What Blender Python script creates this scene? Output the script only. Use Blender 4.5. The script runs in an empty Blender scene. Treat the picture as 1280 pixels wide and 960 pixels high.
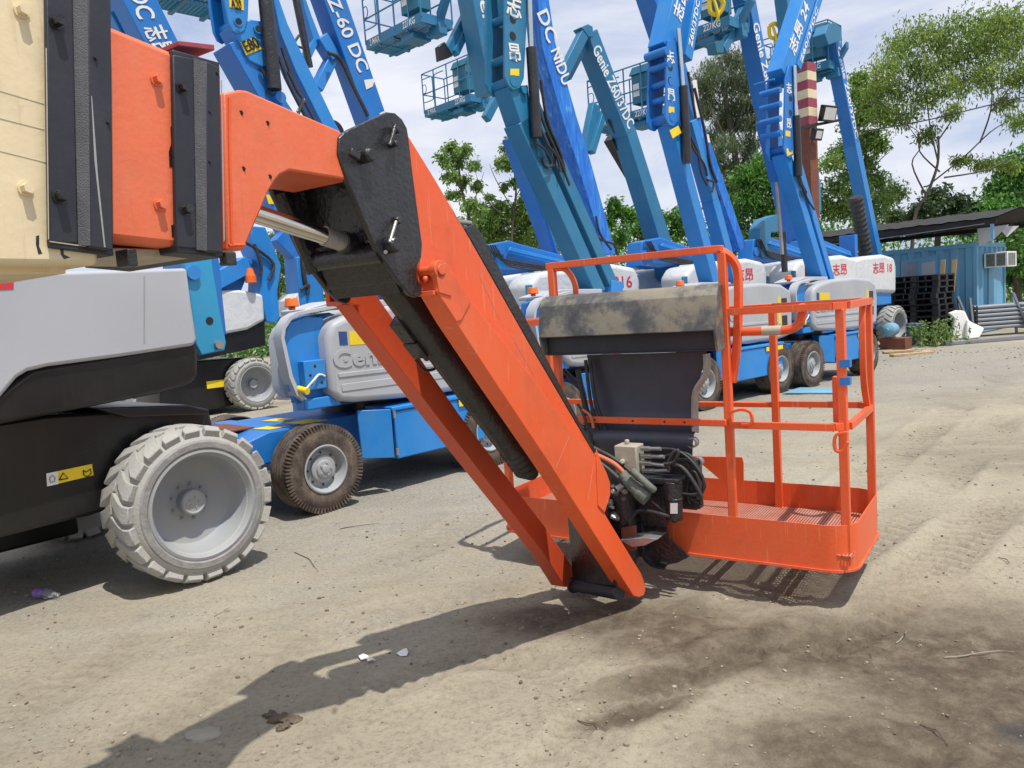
import bpy, math, random
from math import sin, cos, radians, pi, hypot
from mathutils import Vector as V, Matrix, noise
random.seed(7)
C = bpy.context.scene.collection
# ------------------------------------------------------------------ camera model
H = 1.55; TH = radians(5.65); RO = radians(4.0); FP = 960.0
f_ = V((0, cos(TH), -sin(TH))); u0 = V((0, sin(TH), cos(TH))); r0 = V((1, 0, 0))
up_ = u0*cos(RO) + r0*sin(RO); rt_ = r0*cos(RO) - u0*sin(RO)
CAM = V((0, 0, H))
def ray(px, py): return f_ + rt_*((px-640)/FP) - up_*((py-480)/FP)
def G(px, py, z=0.0):
    d = ray(px, py); return CAM + d*((z-H)/d.z)
def D(px, py, y):
    d = ray(px, py); return CAM + d*(y/d.y)
class Pl:
    """vertical plane through (x,y); s runs along compass azimuth az, off along the normal n (towards the viewer's right)"""
    def __init__(s, x, y, az):
        a = radians(az); s.o = V((x, y, 0)); s.az = az
        s.d = V((sin(a), cos(a), 0)); s.n = V((cos(a), -sin(a), 0))
    def px(s, px, py, off=0.0):
        d = ray(px, py); t = (s.o + s.n*off - CAM).dot(s.n)/d.dot(s.n); return CAM + d*t
    def sz(s, a, z, off=0.0): return s.o + s.d*a + s.n*off + V((0, 0, z))
# ------------------------------------------------------------------ materials
def newmat(name):
    m = bpy.data.materials.new(name); m.use_nodes = True
    nt = m.node_tree; b = nt.nodes['Principled BSDF']; return m, nt, b
def N(nt, t, **kw):
    n = nt.nodes.new(t)
    for k, v in kw.items():
        if k in n.inputs.keys(): n.inputs[k].default_value = v
        else: setattr(n, k, v)
    return n
def ramp(nt, fac, stops):
    r = nt.nodes.new('ShaderNodeValToRGB'); el = r.color_ramp.elements
    while len(el) < len(stops): el.new(0.5)
    for e, (p, c) in zip(el, stops):
        e.position = p; e.color = c if len(c) == 4 else (*c, 1)
    nt.links.new(fac, r.inputs['Fac']); return r
def mix(nt, fac, a, b, bt='MIX'):
    m = nt.nodes.new('ShaderNodeMix'); m.data_type = 'RGBA'; m.blend_type = bt
    for s, v in ((0, fac), (6, a), (7, b)):
        if hasattr(v, 'links'): nt.links.new(v, m.inputs[s])
        elif isinstance(v, (int, float)): m.inputs[s].default_value = v
        else: m.inputs[s].default_value = (*v, 1) if len(v) == 3 else v
    return m.outputs[2]
def paint(name, col, rough=0.38, dirt=(0.33, 0.29, 0.23), damt=0.35, scale=3.0, bump=0.06, chips=0.0, chipcol=(0.05, 0.045, 0.04), metal=0.0, coat=0.0, bscale=60.0, streak=0.5, scratch=None, grime=0.0):
    m, nt, b = newmat(name)
    tc = N(nt, 'ShaderNodeTexCoord')
    n1 = N(nt, 'ShaderNodeTexNoise', Scale=scale, Detail=8.0, Roughness=0.65); nt.links.new(tc.outputs['Object'], n1.inputs['Vector'])
    mp = N(nt, 'ShaderNodeMapping'); mp.inputs['Scale'].default_value = (9, 9, 1.1); nt.links.new(tc.outputs['Object'], mp.inputs['Vector'])
    n2 = N(nt, 'ShaderNodeTexNoise', Scale=2.2, Detail=5.0, Roughness=0.6); nt.links.new(mp.outputs[0], n2.inputs['Vector'])
    r1 = ramp(nt, n1.outputs['Fac'], [(0.42, (0, 0, 0)), (0.75, (1, 1, 1))])
    r2 = ramp(nt, n2.outputs['Fac'], [(0.5, (0, 0, 0)), (0.8, (1, 1, 1))])
    a = mix(nt, streak, r1.outputs[0], r2.outputs[0], 'ADD')
    mul = N(nt, 'ShaderNodeMath', operation='MULTIPLY'); nt.links.new(a, mul.inputs[0]); mul.inputs[1].default_value = damt
    mul.use_clamp = True
    nb = N(nt, 'ShaderNodeTexNoise', Scale=0.9, Detail=2.0); nt.links.new(tc.outputs['Object'], nb.inputs['Vector'])
    rb = ramp(nt, nb.outputs['Fac'], [(0.3, tuple(c*0.86 for c in col)), (0.7, tuple(min(1, c*1.1) for c in col))])
    c = mix(nt, mul.outputs[0], rb.outputs[0], dirt)
    if grime > 0:
        n5 = N(nt, 'ShaderNodeTexNoise', Scale=5.5, Detail=9.0, Roughness=0.75, Distortion=0.4); nt.links.new(tc.outputs['Object'], n5.inputs['Vector'])
        r5 = ramp(nt, n5.outputs['Fac'], [(0.52, (0, 0, 0)), (0.72, (1, 1, 1))]); g5 = N(nt, 'ShaderNodeMath', operation='MULTIPLY'); nt.links.new(r5.outputs[0], g5.inputs[0]); g5.inputs[1].default_value = grime
        c = mix(nt, g5.outputs[0], c, (0.05, 0.045, 0.04))
    if scratch:
        acc = None
        for rot, sc_, th_ in (((0, 0.15, 0), (80, 20, 3.5), .72), ((0, -0.75, 0), (70, 20, 3.0), .725), ((0, 0.95, 0), (110, 20, 5.0), .73)):
            ms_ = N(nt, 'ShaderNodeMapping'); ms_.inputs['Rotation'].default_value = rot; ms_.inputs['Scale'].default_value = sc_; nt.links.new(tc.outputs['Object'], ms_.inputs[0])
            n6 = N(nt, 'ShaderNodeTexNoise', Scale=1.0, Detail=2.0, Roughness=0.5); nt.links.new(ms_.outputs[0], n6.inputs['Vector'])
            r6 = ramp(nt, n6.outputs['Fac'], [(th_-.045, (0, 0, 0)), (th_, (1, 1, 1))])
            acc = r6.outputs[0] if acc is None else mix(nt, 1.0, acc, r6.outputs[0], 'ADD')
        g6 = N(nt, 'ShaderNodeMath', operation='MULTIPLY'); g6.use_clamp = True; nt.links.new(acc, g6.inputs[0]); g6.inputs[1].default_value = 0.22
        c = mix(nt, g6.outputs[0], c, scratch)
    if chips > 0:
        n3 = N(nt, 'ShaderNodeTexNoise', Scale=26.0, Detail=6.0, Roughness=0.7); nt.links.new(tc.outputs['Object'], n3.inputs['Vector'])
        r3 = ramp(nt, n3.outputs['Fac'], [(0.74-chips, (0, 0, 0)), (0.76-chips, (1, 1, 1))])
        c = mix(nt, r3.outputs[0], c, chipcol)
    nt.links.new(c, b.inputs['Base Color'])
    rr = N(nt, 'ShaderNodeMapRange'); rr.inputs['To Min'].default_value = rough*0.8; rr.inputs['To Max'].default_value = min(1, rough*1.6)
    nt.links.new(n1.outputs['Fac'], rr.inputs['Value']); nt.links.new(rr.outputs[0], b.inputs['Roughness'])
    b.inputs['Metallic'].default_value = metal
    if coat: b.inputs['Coat Weight'].default_value = coat; b.inputs['Coat Roughness'].default_value = 0.15
    nf = N(nt, 'ShaderNodeTexNoise', Scale=bscale, Detail=3.0); nt.links.new(tc.outputs['Object'], nf.inputs['Vector'])
    bp = N(nt, 'ShaderNodeBump', Strength=bump*4, Distance=0.004); nt.links.new(nf.outputs['Fac'], bp.inputs['Height']); nt.links.new(bp.outputs[0], b.inputs['Normal'])
    return m
M = {}
M['orange'] = paint('orange_paint', (0.80, 0.112, 0.026), 0.36, (0.62, 0.22, 0.12), 0.25, 2.5, 0.05, chips=0.0, scratch=(0.85, 0.42, 0.28), grime=0.22)
M['orange_boom'] = paint('faded_orange_paint', (0.78, 0.145, 0.052), 0.36, (0.66, 0.27, 0.17), 0.35, 2.5, 0.07, scratch=(0.5, 0.08, 0.03), grime=0.16)
M['orange_worn'] = paint('worn_orange_paint', (0.72, 0.11, 0.03), 0.45, (0.50, 0.30, 0.22), 0.40, 6, 0.08, chips=0.02, chipcol=(0.25, 0.17, 0.12))
M['floor_worn'] = paint('worn_bare_grating', (0.62, 0.22, 0.14), 0.5, (0.55, 0.42, 0.36), 0.6, 8, 0.05)
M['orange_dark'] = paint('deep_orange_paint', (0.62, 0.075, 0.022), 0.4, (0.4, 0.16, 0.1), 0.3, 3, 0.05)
M['cream'] = paint('cream_paint', (0.74, 0.62, 0.40), 0.4, (0.5, 0.42, 0.28), 0.35, 2.5, 0.05, scratch=(0.42, 0.33, 0.2), grime=0.2)
M['black'] = paint('thick_black_paint', (0.013, 0.013, 0.015), 0.33, (0.05, 0.05, 0.055), 0.4, 7, 0.38, coat=0.2, bscale=55)
M['navy'] = paint('charcoal_sheet', (0.018, 0.020, 0.031), 0.42, (0.07, 0.07, 0.08), 0.3, 4, 0.05)
M['shield'] = paint('slate_grey_panel', (0.050, 0.054, 0.078), 0.38, (0.11, 0.11, 0.12), 0.3, 4, 0.04)
M['weld'] = paint('rough_weld_bead', (0.085, 0.088, 0.1), 0.6, (0.16, 0.16, 0.17), 0.6, 20, 0.25, bscale=420)
M['chassis'] = paint('black_chassis_paint', (0.008, 0.008, 0.009), 0.25, (0.05, 0.045, 0.04), 0.22, 2, 0.03)
M['blue'] = paint('bright_blue_paint', (0.008, 0.165, 0.54), 0.36, (0.10, 0.22, 0.38), 0.3, 3, 0.04, chips=0.015, chipcol=(0.3, 0.3, 0.3))
M['blue2'] = paint('sky_blue_paint', (0.011, 0.215, 0.62), 0.36, (0.12, 0.28, 0.42), 0.32, 3, 0.04, grime=0.12, chips=0.012, chipcol=(0.3, 0.3, 0.3))
M['teal'] = paint('teal_blue_paint', (0.014, 0.170, 0.33), 0.38, (0.09, 0.21, 0.29), 0.35, 3, 0.05, grime=0.12)
M['teal_light'] = paint('light_teal_paint', (0.02, 0.31, 0.56), 0.36, (0.12, 0.33, 0.45), 0.35, 3, 0.05)
M['teal_dark'] = paint('weathered_teal_paint', (0.012, 0.15, 0.25), 0.45, (0.08, 0.16, 0.19), 0.4, 4, 0.05)
M['silver'] = paint('silver_grey_cover', (0.42, 0.44, 0.47), 0.42, (0.33, 0.31, 0.28), 0.35, 3, 0.03)
M['silver_light'] = paint('pale_grey_cover', (0.44, 0.46, 0.50), 0.38, (0.45, 0.44, 0.42), 0.25, 2, 0.03)
M['greymetal'] = paint('grey_rim_paint', (0.30, 0.325, 0.35), 0.5, (0.36, 0.33, 0.27), 0.6, 6, 0.05)
M['tyregrey'] = paint('nonmarking_tyre', (0.36, 0.36, 0.34), 0.85, (0.42, 0.39, 0.32), 0.7, 6, 0.25, chips=0.03, chipcol=(0.16, 0.15, 0.14))
M['tyrebrown'] = paint('dusty_rubber', (0.05, 0.038, 0.031), 0.85, (0.21, 0.155, 0.115), 0.95, 7, 0.3)
M['tyreside'] = paint('scuffed_sidewall', (0.22, 0.22, 0.22), 0.75, (0.38, 0.36, 0.32), 0.8, 14, 0.2, chips=0.05, chipcol=(0.06, 0.06, 0.06))
M['chrome'] = paint('chrome_rod', (0.72, 0.70, 0.66), 0.16, (0.4, 0.38, 0.34), 0.25, 5, 0.01, metal=1.0)
M['steel'] = paint('dull_steel', (0.40, 0.40, 0.40), 0.4, (0.2, 0.15, 0.11), 0.4, 10, 0.1, metal=0.7)
M['hose'] = paint('rubber_hose', (0.018, 0.018, 0.02), 0.45, (0.10, 0.09, 0.08), 0.5, 14, 0.08)
M['hose_orange'] = paint('orange_hose_sleeve', (0.6, 0.13, 0.05), 0.5, (0.4, 0.25, 0.2), 0.4, 8, 0.05)
M['sleeve'] = paint('green_grey_wrap', (0.10, 0.13, 0.11), 0.7, (0.25, 0.24, 0.2), 0.7, 14, 0.3)
M['beige'] = paint('beige_valve_block', (0.46, 0.43, 0.34), 0.5, (0.3, 0.27, 0.2), 0.5, 9, 0.06)
M['white'] = paint('white_paint', (0.78, 0.78, 0.76), 0.5, (0.5, 0.48, 0.42), 0.25, 5, 0.03)
M['yellow'] = paint('yellow_sticker', (0.85, 0.62, 0.015), 0.45, (0.5, 0.4, 0.1), 0.2, 10, 0.02)
M['red'] = paint('red_marking', (0.62, 0.03, 0.05), 0.5, (0.4, 0.1, 0.1), 0.15, 10, 0.02)
M['maroon'] = paint('maroon_paint', (0.30, 0.05, 0.08), 0.6, (0.3, 0.2, 0.18), 0.4, 6, 0.05)
M['rust'] = paint('rusty_steel', (0.20, 0.065, 0.035), 0.75, (0.10, 0.05, 0.035), 0.7, 10, 0.2)
M['wood'] = paint('weathered_plank', (0.52, 0.36, 0.17), 0.8, (0.3, 0.22, 0.12), 0.6, 8, 0.2)
M['contblue'] = paint('faded_container_blue', (0.13, 0.38, 0.58), 0.55, (0.26, 0.36, 0.42), 0.45, 2.5, 0.06, chips=0.02, chipcol=(0.3, 0.22, 0.15))
M['palletblack'] = paint('black_pallet_plastic', (0.010, 0.010, 0.014), 0.5, (0.05, 0.05, 0.05), 0.4, 6, 0.05)
M['barrelblue'] = paint('blue_barrel_plastic', (0.015, 0.06, 0.22), 0.45, (0.1, 0.12, 0.16), 0.3, 6, 0.04)
M['drumblue'] = paint('pale_blue_drum', (0.15, 0.36, 0.50), 0.5, (0.3, 0.34, 0.34), 0.4, 8, 0.04)
M['roofdark'] = paint('dark_roof_sheet', (0.016, 0.016, 0.018), 0.7, (0.06, 0.055, 0.05), 0.5, 4, 0.1)
M['galv'] = paint('galvanised_tube', (0.30, 0.33, 0.38), 0.4, (0.2, 0.18, 0.16), 0.4, 8, 0.05, metal=0.6)
M['glassdark'] = paint('dark_glass', (0.04, 0.05, 0.06), 0.12, (0.1, 0.1, 0.1), 0.2, 3, 0.01)
M['beacon'] = paint('orange_beacon', (0.85, 0.16, 0.02), 0.25, (0.5, 0.2, 0.1), 0.1, 6, 0.01)
M['stone'] = paint('flat_stone', (0.30, 0.28, 0.23), 0.9, (0.4, 0.36, 0.28), 0.5, 14, 0.4, bscale=40)
M['twig'] = paint('dry_twig', (0.07, 0.05, 0.035), 0.9, (0.2, 0.16, 0.1), 0.5, 12, 0.2)
M['mudclod'] = paint('dark_soil_clod', (0.10, 0.075, 0.05), 0.95, (0.16, 0.13, 0.09), 0.6, 20, 0.6, bscale=50)
M['bark'] = paint('tree_bark', (0.07, 0.056, 0.042), 0.9, (0.2, 0.17, 0.13), 0.6, 5, 0.4, bscale=20)
def mk_wrap():
    m, nt, b = newmat('clear_plastic_wrap_over_cover')
    tc = N(nt, 'ShaderNodeTexCoord')
    n = N(nt, 'ShaderNodeTexNoise', Scale=5.0, Detail=6.0, Distortion=1.5); nt.links.new(tc.outputs['Object'], n.inputs['Vector'])
    r = ramp(nt, n.outputs['Fac'], [(0.35, (0.56, 0.58, 0.60)), (0.6, (0.64, 0.655, 0.67))]); nt.links.new(r.outputs[0], b.inputs['Base Color'])
    b.inputs['Roughness'].default_value = 0.32
    bp = N(nt, 'ShaderNodeBump', Strength=0.3, Distance=0.03); nt.links.new(n.outputs['Fac'], bp.inputs['Height']); nt.links.new(bp.outputs[0], b.inputs['Normal'])
    return m
M['wrap'] = mk_wrap()
def mk_bluewrap():
    m, nt, b = newmat('blue_boom_under_film')
    tc = N(nt, 'ShaderNodeTexCoord'); mp = N(nt, 'ShaderNodeMapping'); mp.inputs['Scale'].default_value = (8, 8, 1.6); nt.links.new(tc.outputs['Object'], mp.inputs[0])
    n = N(nt, 'ShaderNodeTexNoise', Scale=2.0, Detail=5.0, Distortion=1.0); nt.links.new(mp.outputs[0], n.inputs['Vector'])
    r = ramp(nt, n.outputs['Fac'], [(0.35, (0.008, 0.13, 0.58)), (0.62, (0.02, 0.22, 0.72)), (0.78, (0.16, 0.42, 0.75))]); nt.links.new(r.outputs[0], b.inputs['Base Color'])
    b.inputs['Roughness'].default_value = 0.2
    bp = N(nt, 'ShaderNodeBump', Strength=0.8, Distance=0.03); nt.links.new(n.outputs['Fac'], bp.inputs['Height']); nt.links.new(bp.outputs[0], b.inputs['Normal'])
    return m
M['bluewrap'] = mk_bluewrap()
def mk_mudsteel():
    m, nt, b = newmat('mud_smeared_black_hood')
    tc = N(nt, 'ShaderNodeTexCoord')
    n = N(nt, 'ShaderNodeTexNoise', Scale=4.2, Detail=11.0, Roughness=0.7, Distortion=0.1); nt.links.new(tc.outputs['Object'], n.inputs['Vector'])
    r = ramp(nt, n.outputs['Fac'], [(0.38, (0.055, 0.057, 0.062)), (0.47, (0.10, 0.10, 0.098)), (0.54, (0.21, 0.19, 0.145)), (0.66, (0.255, 0.225, 0.165)), (0.76, (0.13, 0.125, 0.11))])
    nt.links.new(r.outputs[0], b.inputs['Base Color']); b.inputs['Roughness'].default_value = 0.6
    bp = N(nt, 'ShaderNodeBump', Strength=0.35, Distance=0.01); nt.links.new(n.outputs['Fac'], bp.inputs['Height']); nt.links.new(bp.outputs[0], b.inputs['Normal'])
    return m
M['mudsteel'] = mk_mudsteel()
def mk_leaf(name, c1, c2, c3):
    m, nt, b = newmat(name)
    g = N(nt, 'ShaderNodeNewGeometry'); tc = N(nt, 'ShaderNodeTexCoord')
    n = N(nt, 'ShaderNodeTexNoise', Scale=0.7, Detail=3.0); nt.links.new(tc.outputs['Object'], n.inputs['Vector'])
    a = N(nt, 'ShaderNodeMath', operation='ADD'); nt.links.new(g.outputs['Random Per Island'], a.inputs[0]); nt.links.new(n.outputs['Fac'], a.inputs[1])
    h = N(nt, 'ShaderNodeMath', operation='MULTIPLY'); nt.links.new(a.outputs[0], h.inputs[0]); h.inputs[1].default_value = 0.5
    r = ramp(nt, h.outputs[0], [(0.25, c1), (0.5, c2), (0.75, c3)])
    nt.links.new(r.outputs[0], b.inputs['Base Color']); b.inputs['Roughness'].default_value = 0.5
    tr = N(nt, 'ShaderNodeBsdfTranslucent'); nt.links.new(r.outputs[0], tr.inputs['Color'])
    ms = N(nt, 'ShaderNodeMixShader'); ms.inputs[0].default_value = 0.45
    nt.links.new(b.outputs[0], ms.inputs[1]); nt.links.new(tr.outputs[0], ms.inputs[2]); nt.links.new(ms.outputs[0], nt.nodes['Material Output'].inputs['Surface'])
    return m
M['leaf_olive'] = mk_leaf('olive_leaves', (0.075, 0.155, 0.03), (0.18, 0.30, 0.055), (0.40, 0.48, 0.11))
M['leaf_light'] = mk_leaf('light_leaves', (0.08, 0.16, 0.035), (0.17, 0.31, 0.065), (0.34, 0.46, 0.12))
M['leaf_green'] = mk_leaf('green_leaves', (0.03, 0.10, 0.018), (0.085, 0.23, 0.035), (0.20, 0.42, 0.07))
M['leaf_dark'] = mk_leaf('dark_leaves', (0.03, 0.06, 0.022), (0.06, 0.105, 0.04), (0.10, 0.16, 0.06))
M['leaf_grey'] = mk_leaf('grey_green_leaves', (0.075, 0.11, 0.055), (0.14, 0.19, 0.09), (0.23, 0.28, 0.14))
# ------------------------------------------------------------------ mesh builder
class MB:
    def __init__(s): s.v = []; s.f = []
    def add(s, vs, fs):
        k = len(s.v); s.v += [V(p) for p in vs]; s.f += [tuple(i+k for i in f) for f in fs]; return s
    def prism(s, pts, vec):
        n = len(pts); pts = [V(p) for p in pts]; vec = V(vec)
        nm = V((0, 0, 0))
        for i in range(n): nm += (pts[i]-pts[0]).cross(pts[(i+1) % n]-pts[0])
        if nm.dot(vec) > 0: pts.reverse()
        vs = pts + [p+vec for p in pts]
        fs = [tuple(range(n)), tuple(range(2*n-1, n-1, -1))] + [(i, i+n, (i+1) % n+n, (i+1) % n) for i in range(n)]
        return s.add(vs, fs)
    def box(s, c, x, y, z):
        c, x, y, z = map(V, (c, x, y, z))
        vs = [c+x*a+y*b+z*d for d in (-1, 1) for b in (-1, 1) for a in (-1, 1)]
        fs = [(0, 2, 3, 1), (4, 5, 7, 6), (0, 1, 5, 4), (2, 6, 7, 3), (0, 4, 6, 2), (1, 3, 7, 5)]
        if x.cross(y).dot(z) < 0: fs = [tuple(reversed(q)) for q in fs]
        return s.add(vs, fs)
    def bar(s, p0, p1, w, h, side=None):
        p0, p1 = V(p0), V(p1); d = (p1-p0); L = d.length; d.normalize()
        if side is None: side = d.cross(V((0, 0, 1)))
        side = V(side); side = side - d*side.dot(d)
        if side.length < 1e-4: side = d.orthogonal()
        side.normalize(); u = side.cross(d)
        return s.box((p0+p1)/2, d*L/2, side*w/2, u*h/2)
    def cyl(s, p0, p1, r0, r1=None, n=20, cap=True):
        r1 = r0 if r1 is None else r1; p0, p1 = V(p0), V(p1); d = (p1-p0).normalized(); a = d.orthogonal().normalized(); b = d.cross(a)
        vs = []
        for p, r in ((p0, r0), (p1, r1)): vs += [p+(a*cos(2*pi*i/n)+b*sin(2*pi*i/n))*r for i in range(n)]
        fs = [(i, (i+1) % n, (i+1) % n+n, i+n) for i in range(n)]
        if cap: fs += [tuple(range(n-1, -1, -1)), tuple(range(n, 2*n))]
        return s.add(vs, fs)
    def lathe(s, c, ax, prof, n=48):
        c, ax = V(c), V(ax).normalized(); a = ax.orthogonal().normalized(); b = ax.cross(a); k = len(prof); vs = []
        for r, h in prof: vs += [c+ax*h+(a*cos(2*pi*i/n)+b*sin(2*pi*i/n))*r for i in range(n)]
        fs = [(j*n+i, j*n+(i+1) % n, (j+1)*n+(i+1) % n, (j+1)*n+i) for j in range(k-1) for i in range(n)]
        return s.add(vs, fs)
    def tube(s, pts, r, n=10, smooth=5, rect=None):
        P = [V(p) for p in pts]
        if smooth and len(P) > 2:
            Q = []
            for i in range(len(P)-1):
                a, b, c, d = P[max(i-1, 0)], P[i], P[i+1], P[min(i+2, len(P)-1)]
                for k in range(smooth):
                    t = k/smooth; Q.append(0.5*((2*b)+(c-a)*t+(2*a-5*b+4*c-d)*t*t+(3*b-a-3*c+d)*t**3))
            Q.append(P[-1]); P = Q
        up = None; vs = []; m = len(P)
        for i, p in enumerate(P):
            d = (P[min(i+1, m-1)]-P[max(i-1, 0)]).normalized()
            if up is None: up = V((0, 0, 1)) - d*d.z; up = up if up.length > 0.05 else d.orthogonal()
            up = (up-d*up.dot(d)).normalized(); sd = d.cross(up)
            if rect: 
                w, h = rect; ring = [(w/2, h/2), (-w/2, h/2), (-w/2, -h/2), (w/2, -h/2)]
                vs += [p+sd*x+up*y for x, y in ring]
            else:
                rr = r[min(len(r)-1, int(i*len(r)/m))] if isinstance(r, (list, tuple)) else r
                vs += [p+(up*cos(2*pi*k/n)+sd*sin(2*pi*k/n))*rr for k in range(n)]
        if rect: n = 4
        fs = [(j*n+i, j*n+(i+1) % n, (j+1)*n+(i+1) % n, (j+1)*n+i) for j in range(m-1) for i in range(n)]
        fs += [tuple(range(n-1, -1, -1)), tuple(range((m-1)*n, m*n))]
        return s.add(vs, fs)
    def ball(s, c, r, n=16, sc=(1, 1, 1)):
        c = V(c); k = n//2; vs = []
        for j in range(k+1):
            t = pi*j/k
            vs += [c+V((r*sc[0]*sin(t)*cos(2*pi*i/n), r*sc[1]*sin(t)*sin(2*pi*i/n), r*sc[2]*cos(t))) for i in range(n)]
        fs = [(j*n+i, (j+1)*n+i, (j+1)*n+(i+1) % n, j*n+(i+1) % n) for j in range(k) for i in range(n)]
        return s.add(vs, fs)
def link(o, parent=None):
    C.objects.link(o)
    if parent: o.parent = parent
    return o
def obj(name, mb, mat, parent=None, bevel=0.0, smooth=True, ang=38, local=False, seg=2):
    me = bpy.data.meshes.new(name)
    mw = wm(parent).inverted() if (parent is not None and not local) else Matrix.Identity(4)
    me.from_pydata([mw @ p for p in mb.v], [], mb.f); me.materials.append(M[mat] if isinstance(mat, str) else mat)
    me.validate()
    if smooth:
        me.polygons.foreach_set('use_smooth', [True]*len(me.polygons)); me.set_sharp_from_angle(angle=radians(ang))
    o = bpy.data.objects.new(name, me); link(o, parent)
    if bevel:
        b = o.modifiers.new('bevel', 'BEVEL'); b.width = bevel; b.segments = seg; b.limit_method = 'ANGLE'; b.angle_limit = radians(32)
    return o
def wm(o):
    m = Matrix.Translation(o.location) @ Matrix.Rotation(o.rotation_euler.z, 4, 'Z')
    return (wm(o.parent) @ m) if o.parent else m
def thing(name, label, cat, loc=(0, 0, 0), az=None, group=None):
    o = bpy.data.objects.new(name, None); C.objects.link(o); o.empty_display_size = 0.2
    o.location = loc
    if az is not None: o.rotation_euler = (0, 0, radians(90-az))       # local +x runs along the azimuth
    o['label'] = label; o['category'] = cat
    if group: o['group'] = group
    return o
def tag(o, label, cat, group=None):
    o['label'] = label; o['category'] = cat
    if group: o['group'] = group
    return o
def tri(o, loc):
    """move the origin of a one-mesh thing to its base"""
    loc = V(loc)
    o.data.transform(Matrix.Translation(-loc)); o.location = loc; return o
def struct(name, o, kind='structure'): o.name = name; o['kind'] = kind; return o
def dup(root, loc, az, label, group=None):
    r = root.copy(); C.objects.link(r); r.location = loc; r.rotation_euler = (0, 0, radians(90-az)); r['label'] = label
    if group: r['group'] = group
    for ch in list(root.children):
        c = ch.copy(); C.objects.link(c); c.parent = r
        for g in ch.children:
            d = g.copy(); C.objects.link(d); d.parent = c
    return r
def text(name, s, p, xdir, nrm, size, mat, parent, width=None, align='LEFT', ext=0.002, shear=0.0, bold=0.015, yscale=1.0):
    cu = bpy.data.curves.new(name, 'FONT'); cu.body = s; cu.size = size; cu.extrude = ext; cu.align_x = align; cu.align_y = 'CENTER'; cu.shear = shear; cu.offset = bold*size if bold < 1 else 0
    cu.resolution_u = 3
    t = bpy.data.objects.new(name, cu); C.objects.link(t)
    me = bpy.data.meshes.new_from_object(t); C.objects.unlink(t); bpy.data.objects.remove(t)
    X = V(xdir).normalized(); Zn = V(nrm).normalized(); X = (X-Zn*X.dot(Zn)).normalized(); Y = Zn.cross(X)
    sx = 1.0
    if width and me.vertices:
        w = max(v.co.x for v in me.vertices)-min(v.co.x for v in me.vertices)
        sx = width/max(w, 1e-4)
    mt = Matrix((( X.x*sx, Y.x*yscale, Zn.x, p[0]), (X.y*sx, Y.y*yscale, Zn.y, p[1]), (X.z*sx, Y.z*yscale, Zn.z, p[2]), (0, 0, 0, 1)))
    if parent is not None: mt = wm(parent).inverted() @ mt
    me.transform(mt); me.materials.clear(); me.materials.append(M[mat])
    o = bpy.data.objects.new(name, me); link(o, parent); return o
def pbeam(mb, pl, a, b, th, w, off=0.0):
    """box beam whose side face lies in plane pl between two points a, b; th = depth within the plane (one or two values)"""
    A = pl.px(*a, off) if len(a) == 2 else V(a); B = pl.px(*b, off) if len(b) == 2 else V(b)
    t0, t1 = th if isinstance(th, (tuple, list)) else (th, th)
    d = (B-A).normalized(); q = pl.n.cross(d)
    return mb.prism([A+q*t0/2, B+q*t1/2, B-q*t1/2, A-q*t0/2], -pl.n*w)
def ppoly(mb, pl, pts, w, off=0.0): return mb.prism([pl.px(x, y, off) for x, y in pts], -pl.n*w)
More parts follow.
